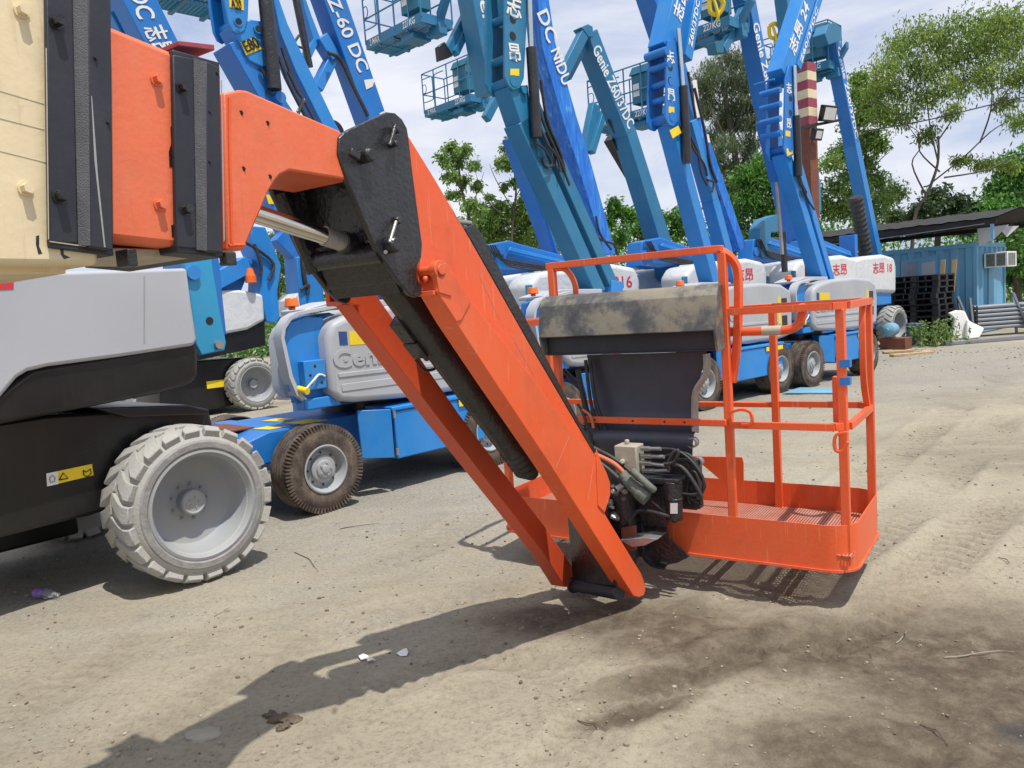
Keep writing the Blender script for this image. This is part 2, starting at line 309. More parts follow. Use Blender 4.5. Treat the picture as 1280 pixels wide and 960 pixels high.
# ------------------------------------------------------------------ wheels (local: axle along -y is the outward side of the right-hand wheel)
def big_wheel(R=0.485, W=0.36):
    mb = MB(); o = V((0, -1, 0))                       # outward
    Ri = R-0.021; h = W/2
    mb.lathe((0, 0, 0), o, [(0.30, h-0.035), (0.315, h-0.005), (0.335, h), (0.395, h+0.002), (0.425, h-0.02), (Ri-0.005, h-0.06), (Ri, 0), (Ri-0.005, -h+0.06), (0.42, -h+0.02), (0.30, -h)], 64)
    n = 22
    for side in (1, -1):
        for i in range(n):
            a = 2*pi*(i+(0.5 if side < 0 else 0))/n; sk = 0.26
            def P(ang, r, y): return V((cos(ang)*r, -y*side, sin(ang)*r))
            da = 0.120
            # lug: from the centre line sweeping to the shoulder and down the sidewall
            sec = [(0.0, -0.012, R-0.035, R-.004, 0.62), (sk*0.5, h*0.55, R-0.035, R-0.002, 0.80), (sk*0.72, h-0.03, R-0.04, R-0.006, 1.0), (sk*0.76, h+0.002, R-0.075, R-0.028, 1.0)]
            vs = []
            for (oa, y, rl, rh, ww) in sec:
                for aa in (-da*ww, da*ww):
                    vs += [P(a+oa+aa, rl, y - (0.02 if y > h-0.04 else 0)), P(a+oa+aa*0.88, rh, y)]
            fs = []
            for k in range(3):
                b = k*4
                fs += [(b, b+4, b+5, b+1), (b+2, b+3, b+7, b+6), (b+1, b+5, b+7, b+3)]
            fs += [(0, 1, 3, 2), (12, 14, 15, 13), (12, 13, 15, 14)]
            if side < 0: fs = [tuple(reversed(q)) for q in fs]
            mb.add(vs, fs)
    rim = MB(); rim.lathe((0, 0, 0), o, [(0.332, h-0.02), (0.338, h+0.004), (0.322, h+0.008), (0.308, h-0.012), (0.300, h-0.05), (0.285, h-0.15), (0.262, h-0.185), (0.20, h-0.20), (0.10, h-0.205), (0.0, h-0.205)], 56)
    lip = MB(); lip.lathe((0, 0, 0), o, [(0.338, h-0.006), (0.344, h+0.004), (0.352, h+0.011), (0.385, h+0.010), (0.392, h+0.003)], 56)
    hub = MB(); c0 = V((0, -(h-0.2), 0)); hub.lathe((0, 0, 0), o, [(0.078, h-0.21), (0.080, h-0.135), (0.072, h-0.125), (0.064, h-0.124), (0.060, h-0.13), (0.0, h-0.13)], 32)
    for k in range(5):
        a = 2*pi*k/5; hub.cyl((cos(a)*0.03, -(h-0.13), sin(a)*0.03), (cos(a)*0.03, -(h-0.122), sin(a)*0.03), 0.006, n=8)
    nuts = rim
    for k in range(9):
        a = 2*pi*k/9; p = V((cos(a)*0.112, -(h-0.205), sin(a)*0.112)); nuts.cyl(p, p+o*0.022, 0.010, n=6); nuts.cyl(p+o*0.02, p+o*0.034, 0.005, n=8)
    return [('tyre', mb, 'tyregrey', 0.004), ('sidewall_ring', lip, 'tyreside', 0), ('rim', rim, 'greymetal', 0), ('hub', hub, 'greymetal', 0.002)]
def road_wheel(R=0.36, W=0.25):
    mb = MB(); o = V((0, -1, 0)); h = W/2
    prof = [(0.185, h-0.03), (0.20, h-0.005), (0.25, h+0.004), (0.30, h), (0.333, h-0.018), (R-0.008, h-0.04)]
    y = h-0.045
    for k in range(5):                                 # circumferential ribs
        prof += [(R, y), (R, y-0.030), (R-0.010, y-0.034), (R-0.010, y-0.040)]; y -= 0.042
    prof += [(R-0.008, -h+0.03), (0.32, -h+0.01), (0.20, -h)]
    mb.lathe((0, 0, 0), o, prof, 64)
    n = 74
    for i in range(n):                                 # shoulder nibs
        a = 2*pi*i/n; d = V((cos(a), 0, sin(a))); t = V((-sin(a), 0, cos(a)))
        mb.box(d*(R-0.022)+o*(h-0.026), d*0.024, t*0.0075, o*0.021)
    rim = MB(); rim.lathe((0, 0, 0), o, [(0.19, h-0.02), (0.20, h+0.004), (0.188, h+0.008), (0.175, h-0.01), (0.165, h-0.05), (0.150, h-0.075), (0.10, h-0.06), (0.085, h-0.06)], 40)
    hub = MB(); hub.lathe((0, 0, 0), o, [(0.112, h-0.065), (0.110, h-0.035), (0.100, h-0.028), (0.076, h-0.028), (0.072, h-0.012), (0.062, h-0.008), (0.035, h-0.008), (0.033, h+0.002), (0.02, h+0.006), (0.0, h+0.006)], 32)
    for k in range(5):
        a = 2*pi*k/5; c = V((cos(a)*0.05, -(h-0.01), sin(a)*0.05)); hub.cyl(c, c+o*0.012, 0.009, n=6)
    slots = MB()
    for k in range(8):
        a = 2*pi*k/8; d = V((cos(a), 0, sin(a))); t = V((-sin(a), 0, cos(a))); slots.cyl(d*0.132+o*(h-0.0665), d*0.132+o*(h-0.0635), 0.010, n=10)
    return [('tyre', mb, 'tyrebrown', 0), ('rim', rim, 'greymetal', 0), ('hub', hub, 'greymetal', 0.0015), ('rim_slots', slots, 'chassis', 0)]
_wcache = {}
def put_wheel(root, kind, loc, flip=False, name='wheel', steer=0):
    e = bpy.data.objects.new(name, None); link(e, root); e.location = loc
    e.rotation_euler = (0, 0, (pi if flip else 0)+steer)
    if kind not in _wcache:
        _wcache[kind] = []
        for nm, mb, mt, bv in (big_wheel() if kind == 'big' else road_wheel()):
            o = obj(nm, mb, mt, e, bevel=bv, local=True, seg=1); _wcache[kind].append(o)
    else:
        for s in _wcache[kind]:
            c = s.copy(); C.objects.link(c); c.parent = e
    return e
# ================================================================== FOREGROUND BOOM (orange, black collars) and its jib
S = Pl(0.535, 3.784, 34)
bm = thing('telescopic_boom', 'large orange and cream boom with black collars and twin jib arms reaching the ground', 'boom', S.sz(-2.3, 0, -0.2), 34)
def sbox(mb, s0, s1, z0, z1, o0, o1):
    c = S.sz((s0+s1)/2, (z0+z1)/2, (o0+o1)/2)
    return mb.box(c, S.d*(s1-s0)/2, S.n*(o1-o0)/2, V((0, 0, (z1-z0)/2)))
W = 0.36
def spoly(mb, pts, o0, o1): return mb.prism([S.sz(a, z, o1) for a, z in pts], -S.n*(o1-o0))
mb = MB(); spoly(mb, [(-7.5, 1.703), (-2.53, 1.703), (-2.47, 2.34), (-7.5, 2.34)], -W-0.03, 0.012); cr = obj('outer_boom_section', mb, 'cream', bm, 0.012)
mb = MB(); sbox(mb, -7.45, -2.57, 1.690, 1.706, -W+0.03, -0.05); obj('wear_strip', mb, 'cream', cr, 0.003)
for a, b in (((0, 112), (55, 130)), ((0, 149), (55, 162)), ((0, 190), (57, 203))):
    mb = MB(); mb.tube([S.px(a[0]-60, a[1]-16, 0.0122), S.px(*b, 0.0122)], 0.0009, 6, 0); obj('panel_seam', mb, 'beige', cr)
mb = MB(); ppoly(mb, S, [(40, -40), (100, 15), (139, 32), (216, 64), (240, 73), (278, 89), (280, 316), (219, 308), (145, 300), (60, 292)], W, 0.0); ib = obj('inner_boom_section', mb, 'orange_boom', bm, 0.014)
mb = MB(); sbox(mb, -2.50, -2.20, 1.728, 1.750, -W+0.06, -0.06); obj('boom_wear_pad', mb, 'beige', bm, 0.004)
for (lf, st, rg, o) in (([(57, -60), (90, -60), (98, 305), (62, 302)], [(90, -60), (109, -60), (113, 307), (98, 306)], [(109, -60), (135, -60), (139, 5), (142, 313), (113, 309)], .014),
                        ([(216, 68), (242, 73), (246, 311), (221, 309)], [(242, 72), (257, 77), (259, 313), (246, 312)], [(257, 76), (275, 84), (279, 316), (259, 314)], .002)):
    mb = MB(); ppoly(mb, S, lf, .014, o+.014); ppoly(mb, S, rg, .03, o+.032)
    q = [S.px(x, y, o+.01) for x, y in (lf[-1], rg[-2])]; qt = [S.px(x, y, o+.01) for x, y in (lf[0], rg[1] if len(rg) > 4 else rg[1])]
    mb.prism([q[0]-V((0, 0, .012)), q[1]-V((0, 0, .012)), q[1]+V((0, 0, .006)), q[0]+V((0, 0, .006))], -S.n*(W+.06))
    if o < .01: mb.prism([qt[0]-V((0, 0, .004)), qt[1]-V((0, 0, .004)), qt[1]+V((0, 0, .012)), qt[0]+V((0, 0, .012))], -S.n*(W+.06))
    co = obj('clamp_collar', mb, 'navy', bm, 0.003)
    mb = MB(); A = [S.px(x, y, o+.015) for x, y in (st[0], st[3])]; B2 = [S.px(x, y, o+.031) for x, y in (st[1], st[2])]
    mb.add([A[0], B2[0], B2[1], A[1]]+[v-S.n*.012 for v in (A[0], B2[0], B2[1], A[1])], [(0, 3, 2, 1), (4, 5, 6, 7), (0, 1, 5, 4), (1, 2, 6, 5), (2, 3, 7, 6), (3, 0, 4, 7)])
    obj('weld_bead', mb, 'weld', co)
def bolt(mb, p, r=0.011, l=0.022):
    mb.cyl(p, p+S.n*0.004, r*1.35, n=16); mb.cyl(p+S.n*0.004, p+S.n*l, r, n=6)
def bolts(lst, nm, mat, par=None):
    for x, y, o, r, l in lst:
        mb = MB(); bolt(mb, S.px(x, y, o), r, l); obj(nm, mb, mat, par or bm)
bolts([(70, 28, .028, .011, .024), (74, 246, .028, .011, .024), (226, 110, .014, .011, .022), (231, 262, .014, .011, .022)], 'collar_bolt', 'black')
bolts([(119, 73, .046, .003, .006), (135, 153, .046, .003, .006), (271, 92, .032, .003, .005), (262, 140, .032, .003, .005), (262, 203, .032, .003, .005)], 'rivet', 'black')
bolts([(195, 100, 0, .011, .02), (199, 256, 0, .011, .02)], 'boom_bolt', 'orange_boom')
bolts([(26, 14, .012, .011, .02), (31, 236, .012, .011, .02)], 'boom_bolt', 'cream')
for q4 in ((-2.475, -2.452, 1.700, 1.738, -0.02, 0.03), (-2.215, -2.184, 1.705, 1.738, -0.01, 0.02)):
    mb = MB(); sbox(mb, *q4); obj('stop_block', mb, 'black', bm, 0.003)
mb = MB(); mb.prism([S.sz(-2.27, 2.224, -0.12), S.sz(-2.27, 2.236, -0.12), S.sz(-2.17, 2.25, -0.12), S.sz(-2.17, 2.236, -0.12)], S.n*0.12); obj('top_tab', mb, 'maroon', bm, 0.002)
# gooseneck
mb = MB(); ppoly(mb, S, [(279, 116), (300, 112), (309, 113), (318, 117), (424, 163), (445, 190), (440, 226), (420, 222), (362, 213), (350, 219), (343, 228), (336, 240), (305, 313), (283, 313)], W-0.10, -0.008)
gn = obj('gooseneck', mb, 'orange_boom', bm, 0.006)
mb = MB(); mb.tube([S.px(287, 122, -0.006), S.px(287, 180, -0.006), S.px(290, 305, -0.006)], 0.004, 8, 3); mb.tube([S.px(286, 307, -0.006), S.px(306, 306, -0.008)], 0.004, 8, 3); obj('weld_seam', mb, 'orange', gn)
for x, y in ((301, 141), (334, 154), (304, 211), (337, 221)):
    mb = MB(); mb.cyl(S.px(x, y, -0.02), S.px(x, y, -0.0068), 0.0062, n=14); obj('bolt_hole', mb, 'chassis', gn)
# bracket plates
pl_pts = [(424, 172), (429, 166), (440, 160), (484, 140), (494, 141), (503, 149), (509, 160), (511, 172), (516, 215), (524, 275), (528, 305), (527, 322), (522, 332), (521, 345), (528, 360), (527, 368), (522, 372), (513, 369), (497, 350), (470, 310), (450, 262), (434, 225), (423, 192)]
PO = 0.0
mb = MB(); ppoly(mb, S, pl_pts, 0.02, PO); p1 = obj('side_plate', mb, 'black', bm, 0.004)
mb = MB(); mb.prism([S.sz(*(lambda q: ((q-S.o).dot(S.d), q.z))(S.px(x, y, PO)), -0.33) for x, y in pl_pts], -S.n*0.02); obj('side_plate', mb, 'black', bm, 0.004)
def sp(x, y, off):                        # take (s,z) on the near plate, place at another offset
    q = S.px(x, y, 0.0); return S.sz((q-S.o).dot(S.d), q.z, off)
mb = MB()
mb = MB()
for (x, y, r) in ((449, 195, 0.032), (491, 172, 0.022), (482, 316, 0.032), (503, 346, 0.022)):
    mb = MB(); mb.cyl(sp(x, y, -0.34), sp(x, y, -0.012), r, n=24); obj('cross_pin', mb, 'black', bm)
mb = MB(); mb.prism([sp(430, 205, -0.32), sp(470, 190, -0.32), sp(470, 196, -0.32), sp(432, 212, -0.32)], S.n*0.30); obj('web_plate', mb, 'black', bm)
mb = MB(); mb.prism([sp(484, 318, -0.32), sp(494, 322, -0.32), sp(517, 362, -0.32), sp(506, 366, -0.32)], S.n*0.30); obj('web_plate', mb, 'black', bm)
mb = MB(); mb.prism([sp(466, 205, -0.32), sp(474, 205, -0.32), sp(488, 296, -0.32), sp(480, 298, -0.32)], S.n*0.30); obj('web_plate', mb, 'black', bm)
mb = MB()                                 # rib on the inside web
mb.tube([sp(440, 222, -0.325), sp(480, 330, -0.325)], 0.02, 8, 0); obj('web_rib', mb, 'black', bm)
mb = MB()
for (x, y, r, l) in ((452, 196, 0.022, 0.045), (493, 163, 0.012, 0.02), (488, 181, 0.011, 0.03), (485, 307, 0.026, 0.04), (495, 276, 0.013, 0.018)):
    mb = MB(); c = S.px(x, y, PO); mb.cyl(c, c+S.n*l*.8, r, r*.96, n=24); mb.cyl(c+S.n*l*.8, c+S.n*l, r*.96, r*.7, n=24); obj('pin_boss', mb, 'black', p1, 0.002)
mb = MB(); mb.bar(S.px(437, 189, PO+.03), S.px(449, 197, PO+.035), 0.016, 0.022, S.n); obj('pin_retainer', mb, 'black', p1, .003)
mb = MB(); mb.cyl(S.px(494, 157, PO+.02), S.px(487, 182, PO+.028), 0.007, n=12); obj('pin_retainer', mb, 'black', p1)
mb = MB(); mb.cyl(S.px(495, 277, PO+0.018), S.px(487, 303, PO+0.03), 0.0055, n=12); obj('pin_retainer', mb, 'steel', p1)
mb = MB(); mb.cyl(S.px(482, 315, PO+.03), S.px(482, 315, PO+.055), 0.006, n=12); obj('grease_nipple', mb, 'steel', p1)
# chrome slave-cylinder rod
mb = MB(); a = sp(331, 270, -0.19); b = S.px(427, 302, -0.14); a = S.px(325, 269, -0.14); mb.cyl(a-(b-a).normalized()*0.12, b, 0.027, n=28); rd = obj('chrome_rod', mb, 'chrome', bm)
dd = (b-a).normalized(); mb = MB(); mb.cyl(b-dd*0.075, b+dd*0.002, 0.0305, n=28); mb.cyl(b-dd*0.079, b-dd*0.075, 0.0275, n=28); obj('rod_end', mb, 'steel', rd)
mb = MB(); mb.cyl(b, b+dd*0.12, 0.036, n=24); obj('rod_eye', mb, 'black', rd, 0.003)
# near jib arm
AO = 0.05
upper = [(498, 152), (513, 174), (545, 226), (588, 300), (660, 427), (700, 495), (740, 563), (750, 580), (745, 600), (700, 560), (620, 450), (556, 372), (520, 335), (505, 290)]
near = [(546, 362), (553, 330), (562, 333), (589, 376), (650, 452), (712, 535), (744, 572), (750, 580), (757, 590), (762, 604), (762, 619), (756, 642), (785, 690), (801, 716), (806, 728), (807, 738), (805, 744), (799, 747), (792, 745), (687, 580), (620, 480), (569, 402)]
mb = MB(); ppoly(mb, S, upper, 0.06, -0.018); obj('upper_jib_plate', mb, 'orange', bm, 0.003)
mb = MB(); ppoly(mb, S, near, 0.085, AO); na = obj('jib_arm', mb, 'orange', bm, 0.0035)
mb = MB(); ppoly(mb, S, [(746, 562), (752, 578), (758, 590), (763, 604), (763, 619), (756, 641), (748, 632), (747, 600)], 0.006, AO+0.006); obj('gusset_plate', mb, 'orange', na, 0.002)
mb = MB(); ppoly(mb, S, [(546, 364), (549, 345), (556, 328), (562, 333), (589, 376), (577, 400), (571, 402)], 0.007, AO+0.007); obj('lug_plate', mb, 'orange', na, 0.002)
far = [(430, 348), (448, 340), (470, 368), (574, 518), (640, 605), (680, 657), (708, 697), (716, 709), (717, 725), (715, 733), (706, 734), (680, 692), (544, 518), (436, 376), (424, 360)]
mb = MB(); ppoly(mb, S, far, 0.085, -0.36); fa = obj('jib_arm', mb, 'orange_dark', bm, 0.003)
def clevis(o, pts, name='lug'):
    mb = MB(); c = S.px(*pts[0], o)
    mb.cyl(c, c-S.n*0.028, 0.031, n=28); mb.cyl(c+S.n*0.006, c, 0.018, n=20)
    c2 = c-S.n*0.085; mb.cyl(c2, c2-S.n*0.022, 0.031, n=28); mb.cyl(c, c2, 0.017, n=16)
    for k in (0.0, 0.085):
        mb.prism([c+S.d*0.024-S.n*k-V((0, 0, 0.01)), c-S.d*0.024-S.n*k-V((0, 0, 0.0)), c-S.d*0.018-S.n*k-V((0, 0, 0.075)), c+S.d*0.05-S.n*k-V((0, 0, 0.09))], -S.n*0.022)
    mb.box(c-S.n*0.055-V((0, 0, 0.075))-S.d*0.01, S.d*0.02, S.n*0.04, V((0, 0, 0.008)))
    return mb
obj('clevis', clevis(AO+0.012, [(551, 337)]), 'orange', na, 0.002)
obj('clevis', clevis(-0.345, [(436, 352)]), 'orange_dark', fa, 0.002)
mb = MB(); c = S.px(522, 342, AO-.10); mb.cyl(c, c-S.n*0.02, 0.03, n=20); mb.lathe(c, S.n, [(0.0, 0.012), (0.012, 0.012), (0.012, 0.0)], 16); obj('pin_collar', mb, 'steel', na)
mb = MB(); c = S.px(532, 349, AO-.04); mb.ball(c, 0.011, 12); obj('grease_nipple', mb, 'orange', na)
# lift cylinder between arms, bellows
mb = MB(); a = S.px(478, 338, -0.2); b = S.px(641, 560, -0.2); mb.cyl(a, b, 0.060, n=32); cy = obj('lift_cylinder', mb, 'black', bm, 0.003)
dd = (b-a).normalized(); mb = MB(); prof = []
for k in range(10): prof += [(0.058+0.007*(k % 2), k*0.018)]
mb.lathe(b-dd*0.02, dd, [(0.0, 0)]+prof+[(0.05, 0.19), (0.03, 0.23), (0.0, 0.23)], 28); obj('rubber_bellows', mb, 'hose', cy)
mb = MB(); q = dd.cross(S.n).normalized(); q = q if q.z < 0 else -q; c = S.px(508, 408, -0.24); mb.box(c, dd*0.05, S.n*0.03, q*0.04); c = S.px(523, 432, -0.24); mb.box(c, dd*0.04, S.n*0.035, q*0.032); mb.cyl(c-dd*0.02, c+dd*0.075, 0.016, n=16); obj('holding_valve', mb, 'black', cy, 0.004)
mb = MB(); mb.tube([S.px(520, 450, -0.24), S.px(530, 462, -0.25), S.px(543, 461, -0.25), S.px(550, 452, -0.22)], 0.006, 8); mb.tube([a+q*0.055, S.px(520, 405, -0.2)+q*0.03, S.px(566, 468, -0.2)+q*0.03, b+q*0.052], 0.007, 8); obj('valve_hose', mb, 'hose', cy)
# hose carrier channel along the upper side
mb = MB(); ppoly(mb, S, [(580, 285), (593, 280), (602, 292), (640, 366), (672, 425), (705, 490), (743, 560), (741, 564), (700, 494), (660, 426), (588, 299)], 0.30, -0.03); hc = obj('hose_channel', mb, 'black', bm, 0.004)
for k in range(3):
    mb = MB(); mb.cyl(S.px(572, 277+k*4, -0.05-0.03*k), S.px(588, 279+k*5, -0.05-0.03*k), 0.009, n=14); obj('tube_end', mb, 'steel', hc)
# foot plate and cross tube
mb = MB(); mb.prism([S.px(709, 642, -0.35), S.px(716, 727, -0.35), S.px(770, 733, 0.0), S.px(748, 640, 0.0)], S.d*0.018); obj('end_plate', mb, 'black', bm, 0.004)
mb = MB(); mb.cyl(S.px(721, 728, -0.355)-S.d*.035, S.px(778, 738, 0.0)-S.d*.035, 0.036, n=28); mb.cyl(S.px(721, 728, -0.355)-S.d*.035, S.px(723, 729, -0.34)-S.d*.035, 0.044, n=24); obj('cross_tube', mb, 'navy', bm, 0.003)
# ================================================================== ORANGE BASKET
B = Pl(-0.141, 4.618, 124)
def bp(s, q, z): return B.sz(s, z, -q)
def bpx(px, py, q): return B.px(px, py, -q)
bk = thing('work_basket', 'orange steel work basket with railings and a mud-smeared black hood', 'basket', bp(1.0, 0.38, 0), 124)
L_, W_, Rc = 2.03, 0.78, 0.13
def rr(s0, s1, q0, q1, r, n=6, corners=(1, 1, 1, 1)):
    out = []
    for (cx, cy, a0, on) in ((s1-r, q0+r, -90, corners[0]), (s1-r, q1-r, 0, corners[1]), (s0+r, q1-r, 90, corners[2]), (s0+r, q0+r, 180, corners[3])):
        for k in range(n+1):
            a = radians(a0+90*k/n); out.append((cx+r*cos(a), cy+r*sin(a)))
    return out
loop = rr(0, L_, 0, W_, Rc)
mb = MB(); n = len(loop); inn = rr(0.006, L_-0.006, 0.006, W_-0.006, Rc-0.006)
vs = [bp(a, b, z) for z in (0.205, 0.42) for a, b in loop]+[bp(a, b, z) for z in (0.205, 0.42) for a, b in inn]
fs = []
for i in range(n):
    j = (i+1) % n; fs += [(i, j, j+n, i+n), (2*n+j, 2*n+i, 3*n+i, 3*n+j), (i+n, j+n, j+3*n, i+3*n), (j, i, i+2*n, j+2*n)]
mb.add(vs, fs); kp = obj('kick_plate', mb, 'orange', bk, ang=50)
mb = MB(); lo = rr(-0.008, L_+0.008, -0.008, W_+0.008, Rc+0.008)
for z0 in (0.192,):
    vs = [bp(a, b, z) for z in (z0, z0+0.012) for a, b in lo]+[bp(a, b, z) for z in (z0, z0+0.012) for a, b in rr(0.02, L_-0.02, 0.02, W_-0.02, Rc-0.02)]
    mb.add(vs, fs)
for s in (0.35, 0.7, 1.35, 1.7): mb.box(bp(s, W_/2, 0.190), B.d*0.018, B.n*(W_/2-0.02), V((0, 0, 0.012)))
for s in (0.25, 0.6, 0.95, 1.3, 1.65): mb.box(bp(s, W_/2, 0.264), B.d*0.012, B.n*(W_/2-0.012), V((0, 0, 0.010)))
obj('floor_frame', mb, 'orange_worn', bk, ang=50)
# expanded-metal floor: real diamond strands
mb = MB(); pit = 0.030; zf = 0.278
def clipline(a, b):
    (x0, y0), (x1, y1) = a, b; t0, t1 = 0, 1; dx, dy = x1-x0, y1-y0
    for p, q in ((-dx, x0-0.01), (dx, L_-0.01-x0), (-dy, y0-0.01), (dy, W_-0.01-y0)):
        if p == 0: continue
        r = q/p
        if p < 0: t0 = max(t0, r)
        else: t1 = min(t1, r)
    if t0 >= t1: return None
    return (x0+dx*t0, y0+dy*t0), (x0+dx*t1, y0+dy*t1)
k = -2.2
while k < L_+2.2:
    for sg in (1, -1):
        c = clipline((k, 0), (k+sg*W_*1.7, W_))
        if c: mb.bar(bp(*c[0], zf), bp(*c[1], zf), 0.0065, 0.004, V((0, 0, 1)).cross(bp(*c[1], 0)-bp(*c[0], 0)))
    k += pit
obj('mesh_floor', mb, 'floor_worn', bk, smooth=False)
def post(s, q, z0, z1, w=0.04, d=0.04, nm='post', mat='orange'):
    mb = MB(); mb.box(bp(s, q, (z0+z1)/2), B.d*w/2, B.n*d/2, V((0, 0, (z1-z0)/2))); return obj(nm, mb, mat, bk, 0.004)
for s in (0.48, 1.455): post(s, 0.022, 0.23, 1.75)
for s in (0.06, L_-0.045): post(s, 0.06, 0.23, 1.44)
for s in (0.03, L_-0.025): post(s, W_-0.10, 0.23, 1.44)
for s in (0.5, 1.49): post(s, W_-0.022, 0.23, 1.44)
def rail(pts, w=0.032, h=0.032, nm='rail', mat='orange', smooth=4):
    mb = MB(); mb.tube([bp(*p) for p in pts], 0, smooth=smooth, rect=(w, h)); return obj(nm, mb, mat, bk, 0.004)
rail([(0.45, 0.02, 1.768), (1.36, 0.02, 1.768), (1.44, 0.025, 1.76), (1.50, 0.06, 1.70), (1.515, 0.07, 1.60), (1.50, 0.06, 1.30), (1.47, 0.05, 1.10)], 0.034, 0.036)
rail([(0.50, 0.02, 1.75), (0.56, 0.04, 1.74), (0.60, 0.06, 1.66), (0.60, 0.06, 1.55), (0.60, 0.06, 1.3)], 0.03, 0.03)
c6 = [(a, b) for a, b in rr(0.04, L_-0.02, 0.02, W_-0.02, 0.10, 5)]
def ring(z, s_from, s_to, w, h, nm):
    """rail that runs round one end of the basket"""
    if s_from > 1:   # right end
        pts = [(1.455, 0.02, z)]+[(a, b, z) for a, b in c6[:12]]+[(1.49, W_-0.02, z)]
    else:
        pts = [(0.5, W_-0.02, z)]+[(a, b, z) for a, b in c6[12:]]+[(0.48, 0.02, z)]
    return rail(pts, w, h, nm, smooth=2)
ring(1.455, 2, 0, 0.034, 0.034, 'rail'); ring(1.455, 0, 0, 0.034, 0.034, 'rail')
ring(0.89, 2, 0, 0.028, 0.034, 'rail'); ring(0.89, 0, 0, 0.028, 0.034, 'rail')
rail([(0.5, W_-0.02, 1.455), (1.49, W_-0.02, 1.455)]); rail([(0.5, W_-0.02, 0.885), (1.49, W_-0.02, 0.885)], 0.028, 0.03)
r_ = rail([(0.30, -0.02, 0.905), (1.455, -0.02, 0.905)], 0.02, 0.036, 'rail', smooth=0)
for s in (0.72, 0.95, 1.13, 1.24):
    mb = MB(); mb.cyl(bp(s, -0.031, 0.905), bp(s, -0.0305, 0.905), 0.006, n=12); obj('bolt_hole', mb, 'chassis', r_)
# bent grab tube inside right half
mb = MB(); mb.tube([bpx(906, 415, 0.08), bpx(950, 414, 0.08), bpx(985, 412, 0.08), bpx(999, 404, 0.08), bpx(1003, 390, 0.08), bpx(1003, 383, 0.06)], 0.022, 14); gt = obj('grab_tube', mb, 'orange', bk)
mb = MB(); mb.cyl(bpx(953, 413.7, 0.08), bpx(977, 412.8, 0.08), 0.0235, n=16); obj('tape_wrap', mb, 'beige', gt)
# hooks
for (x, y, q, sgn) in ((930, 519, 0.0, 1), (1050, 548, -0.01, -1)):
    mb = MB()
    if sgn > 0: P = [(912, 516), (925, 512), (936, 514), (940, 521), (939, 529), (927, 531)]
    else: P = [(1060, 541), (1046, 543), (1043, 553), (1045, 563), (1053, 564), (1058, 556), (1060, 552)]
    mb.tube([bpx(a, b, q-0.012) for a, b in P], 0, smooth=3, rect=(0.02, 0.014)); obj('lanyard_hook', mb, 'orange', bk, 0.002)
# latch plates on right rear post and triangular gusset
mb = MB(); mb.prism([bpx(866, 570, 0.62), bpx(928, 571, 0.62), bpx(930, 578, 0.62), bpx(930, 606, 0.62), bpx(912, 606, 0.62), bpx(906, 604, 0.62)], B.n*0.008); obj('gusset', mb, 'orange', bk, 0.002)
mb = MB(); mb.prism([bpx(1015, 668-60, 0.5), bpx(1050, 610, 0.5), bpx(1050, 612, 0.5), bpx(1015, 612, 0.5)], B.n*0.004); 
post(L_-0.08, 0.12, 0.90, 1.12, 0.035, 0.05, 'latch_bracket')
for y in (454, 476):
    mb = MB(); c = bpx(1057, y, 0.06); mb.box(c, B.d*.0225, B.n*.0225, V((0, 0, .018))); obj('tape_wrap', mb, 'blue', bk)
rail([(L_-0.03, W_-0.13, 1.46), (L_-0.03, W_-0.22, 1.43), (L_-0.03, W_-0.25, 1.30), (L_-0.03, W_-0.24, 1.05), (L_-0.03, W_-0.17, 0.93), (L_-0.03, W_-0.16, 0.90)], 0.03, 0.03, 'gate_loop', smooth=4)
# hood and console shield
mb = MB(); a0, a1 = 0.455, 1.455
sec = [(-0.02, 1.60), (-0.06, 1.59), (-0.10, 1.545), (-0.125, 1.375), (-0.115, 1.372), (-0.09, 1.53), (-0.055, 1.57), (-0.02, 1.578)]
mb.prism([bp(a0, q, z) for q, z in sec], B.d*(a1-a0))
mb.prism([bp(a1-0.012, q, z) for q, z in ((-0.02, 1.596), (-0.06, 1.586), (-0.098, 1.543), (-0.123, 1.37), (-0.10, 1.272), (0.0, 1.272))], B.d*0.014)
mb.prism([bp(a0-0.002, q, z) for q, z in ((-0.02, 1.596), (-0.06, 1.586), (-0.098, 1.543), (-0.123, 1.37), (-0.10, 1.272), (0.0, 1.272))], B.d*0.012)
mb.box(bp((a0+a1)/2, 0.1, 1.588), B.d*(a1-a0)/2, B.n*0.12, V((0, 0, 0.006)))
hd = obj('console_hood', mb, 'mudsteel', bk, 0.003)
mb = MB(); mb.box(bp((a0+a1)/2, -0.055, 1.325), B.d*(a1-a0-0.03)/2, B.n*0.004, V((0, 0, 0.052))); mb.box(bp((a0+a1)/2, 0.02, 1.274), B.d*(a1-a0-0.03)/2, B.n*0.09, V((0, 0, 0.004))); obj('hood_lower_panel', mb, 'navy', hd, 0.002)
mb = MB(); th = 0.006                                      # curved charcoal shield
sec = [(0.04, 1.26), (0.07, 1.10), (0.09, 0.95), (0.05, 0.86), (-0.03, 0.84), (-0.05, 0.80), (0.0, 0.72), (0.05, 0.60), (0.06, 0.42)]
vs = []; 
ed = [(0.66, 1.345), (0.66, 1.29), (0.66, 1.27), (0.66, 1.275), (0.66, 1.285), (0.66, 1.285), (0.68, 1.26), (0.70, 1.25), (0.70, 1.25)]
for (q, z), (e0, e1) in zip(sec, ed): vs += [bp(e0, q, z), bp(e1, q, z), bp(e0, q+th, z), bp(e1, q+th, z)]
fs = []
for k in range(len(sec)-1):
    b = 4*k; fs += [(b+4, b+5, b+1, b), (b+2, b+3, b+7, b+6), (b+1, b+5, b+7, b+3), (b, b+2, b+6, b+4)]
fs += [(0, 1, 3, 2)]
mb.add(vs, fs); sh = obj('console_shield', mb, 'shield', bk, ang=60)
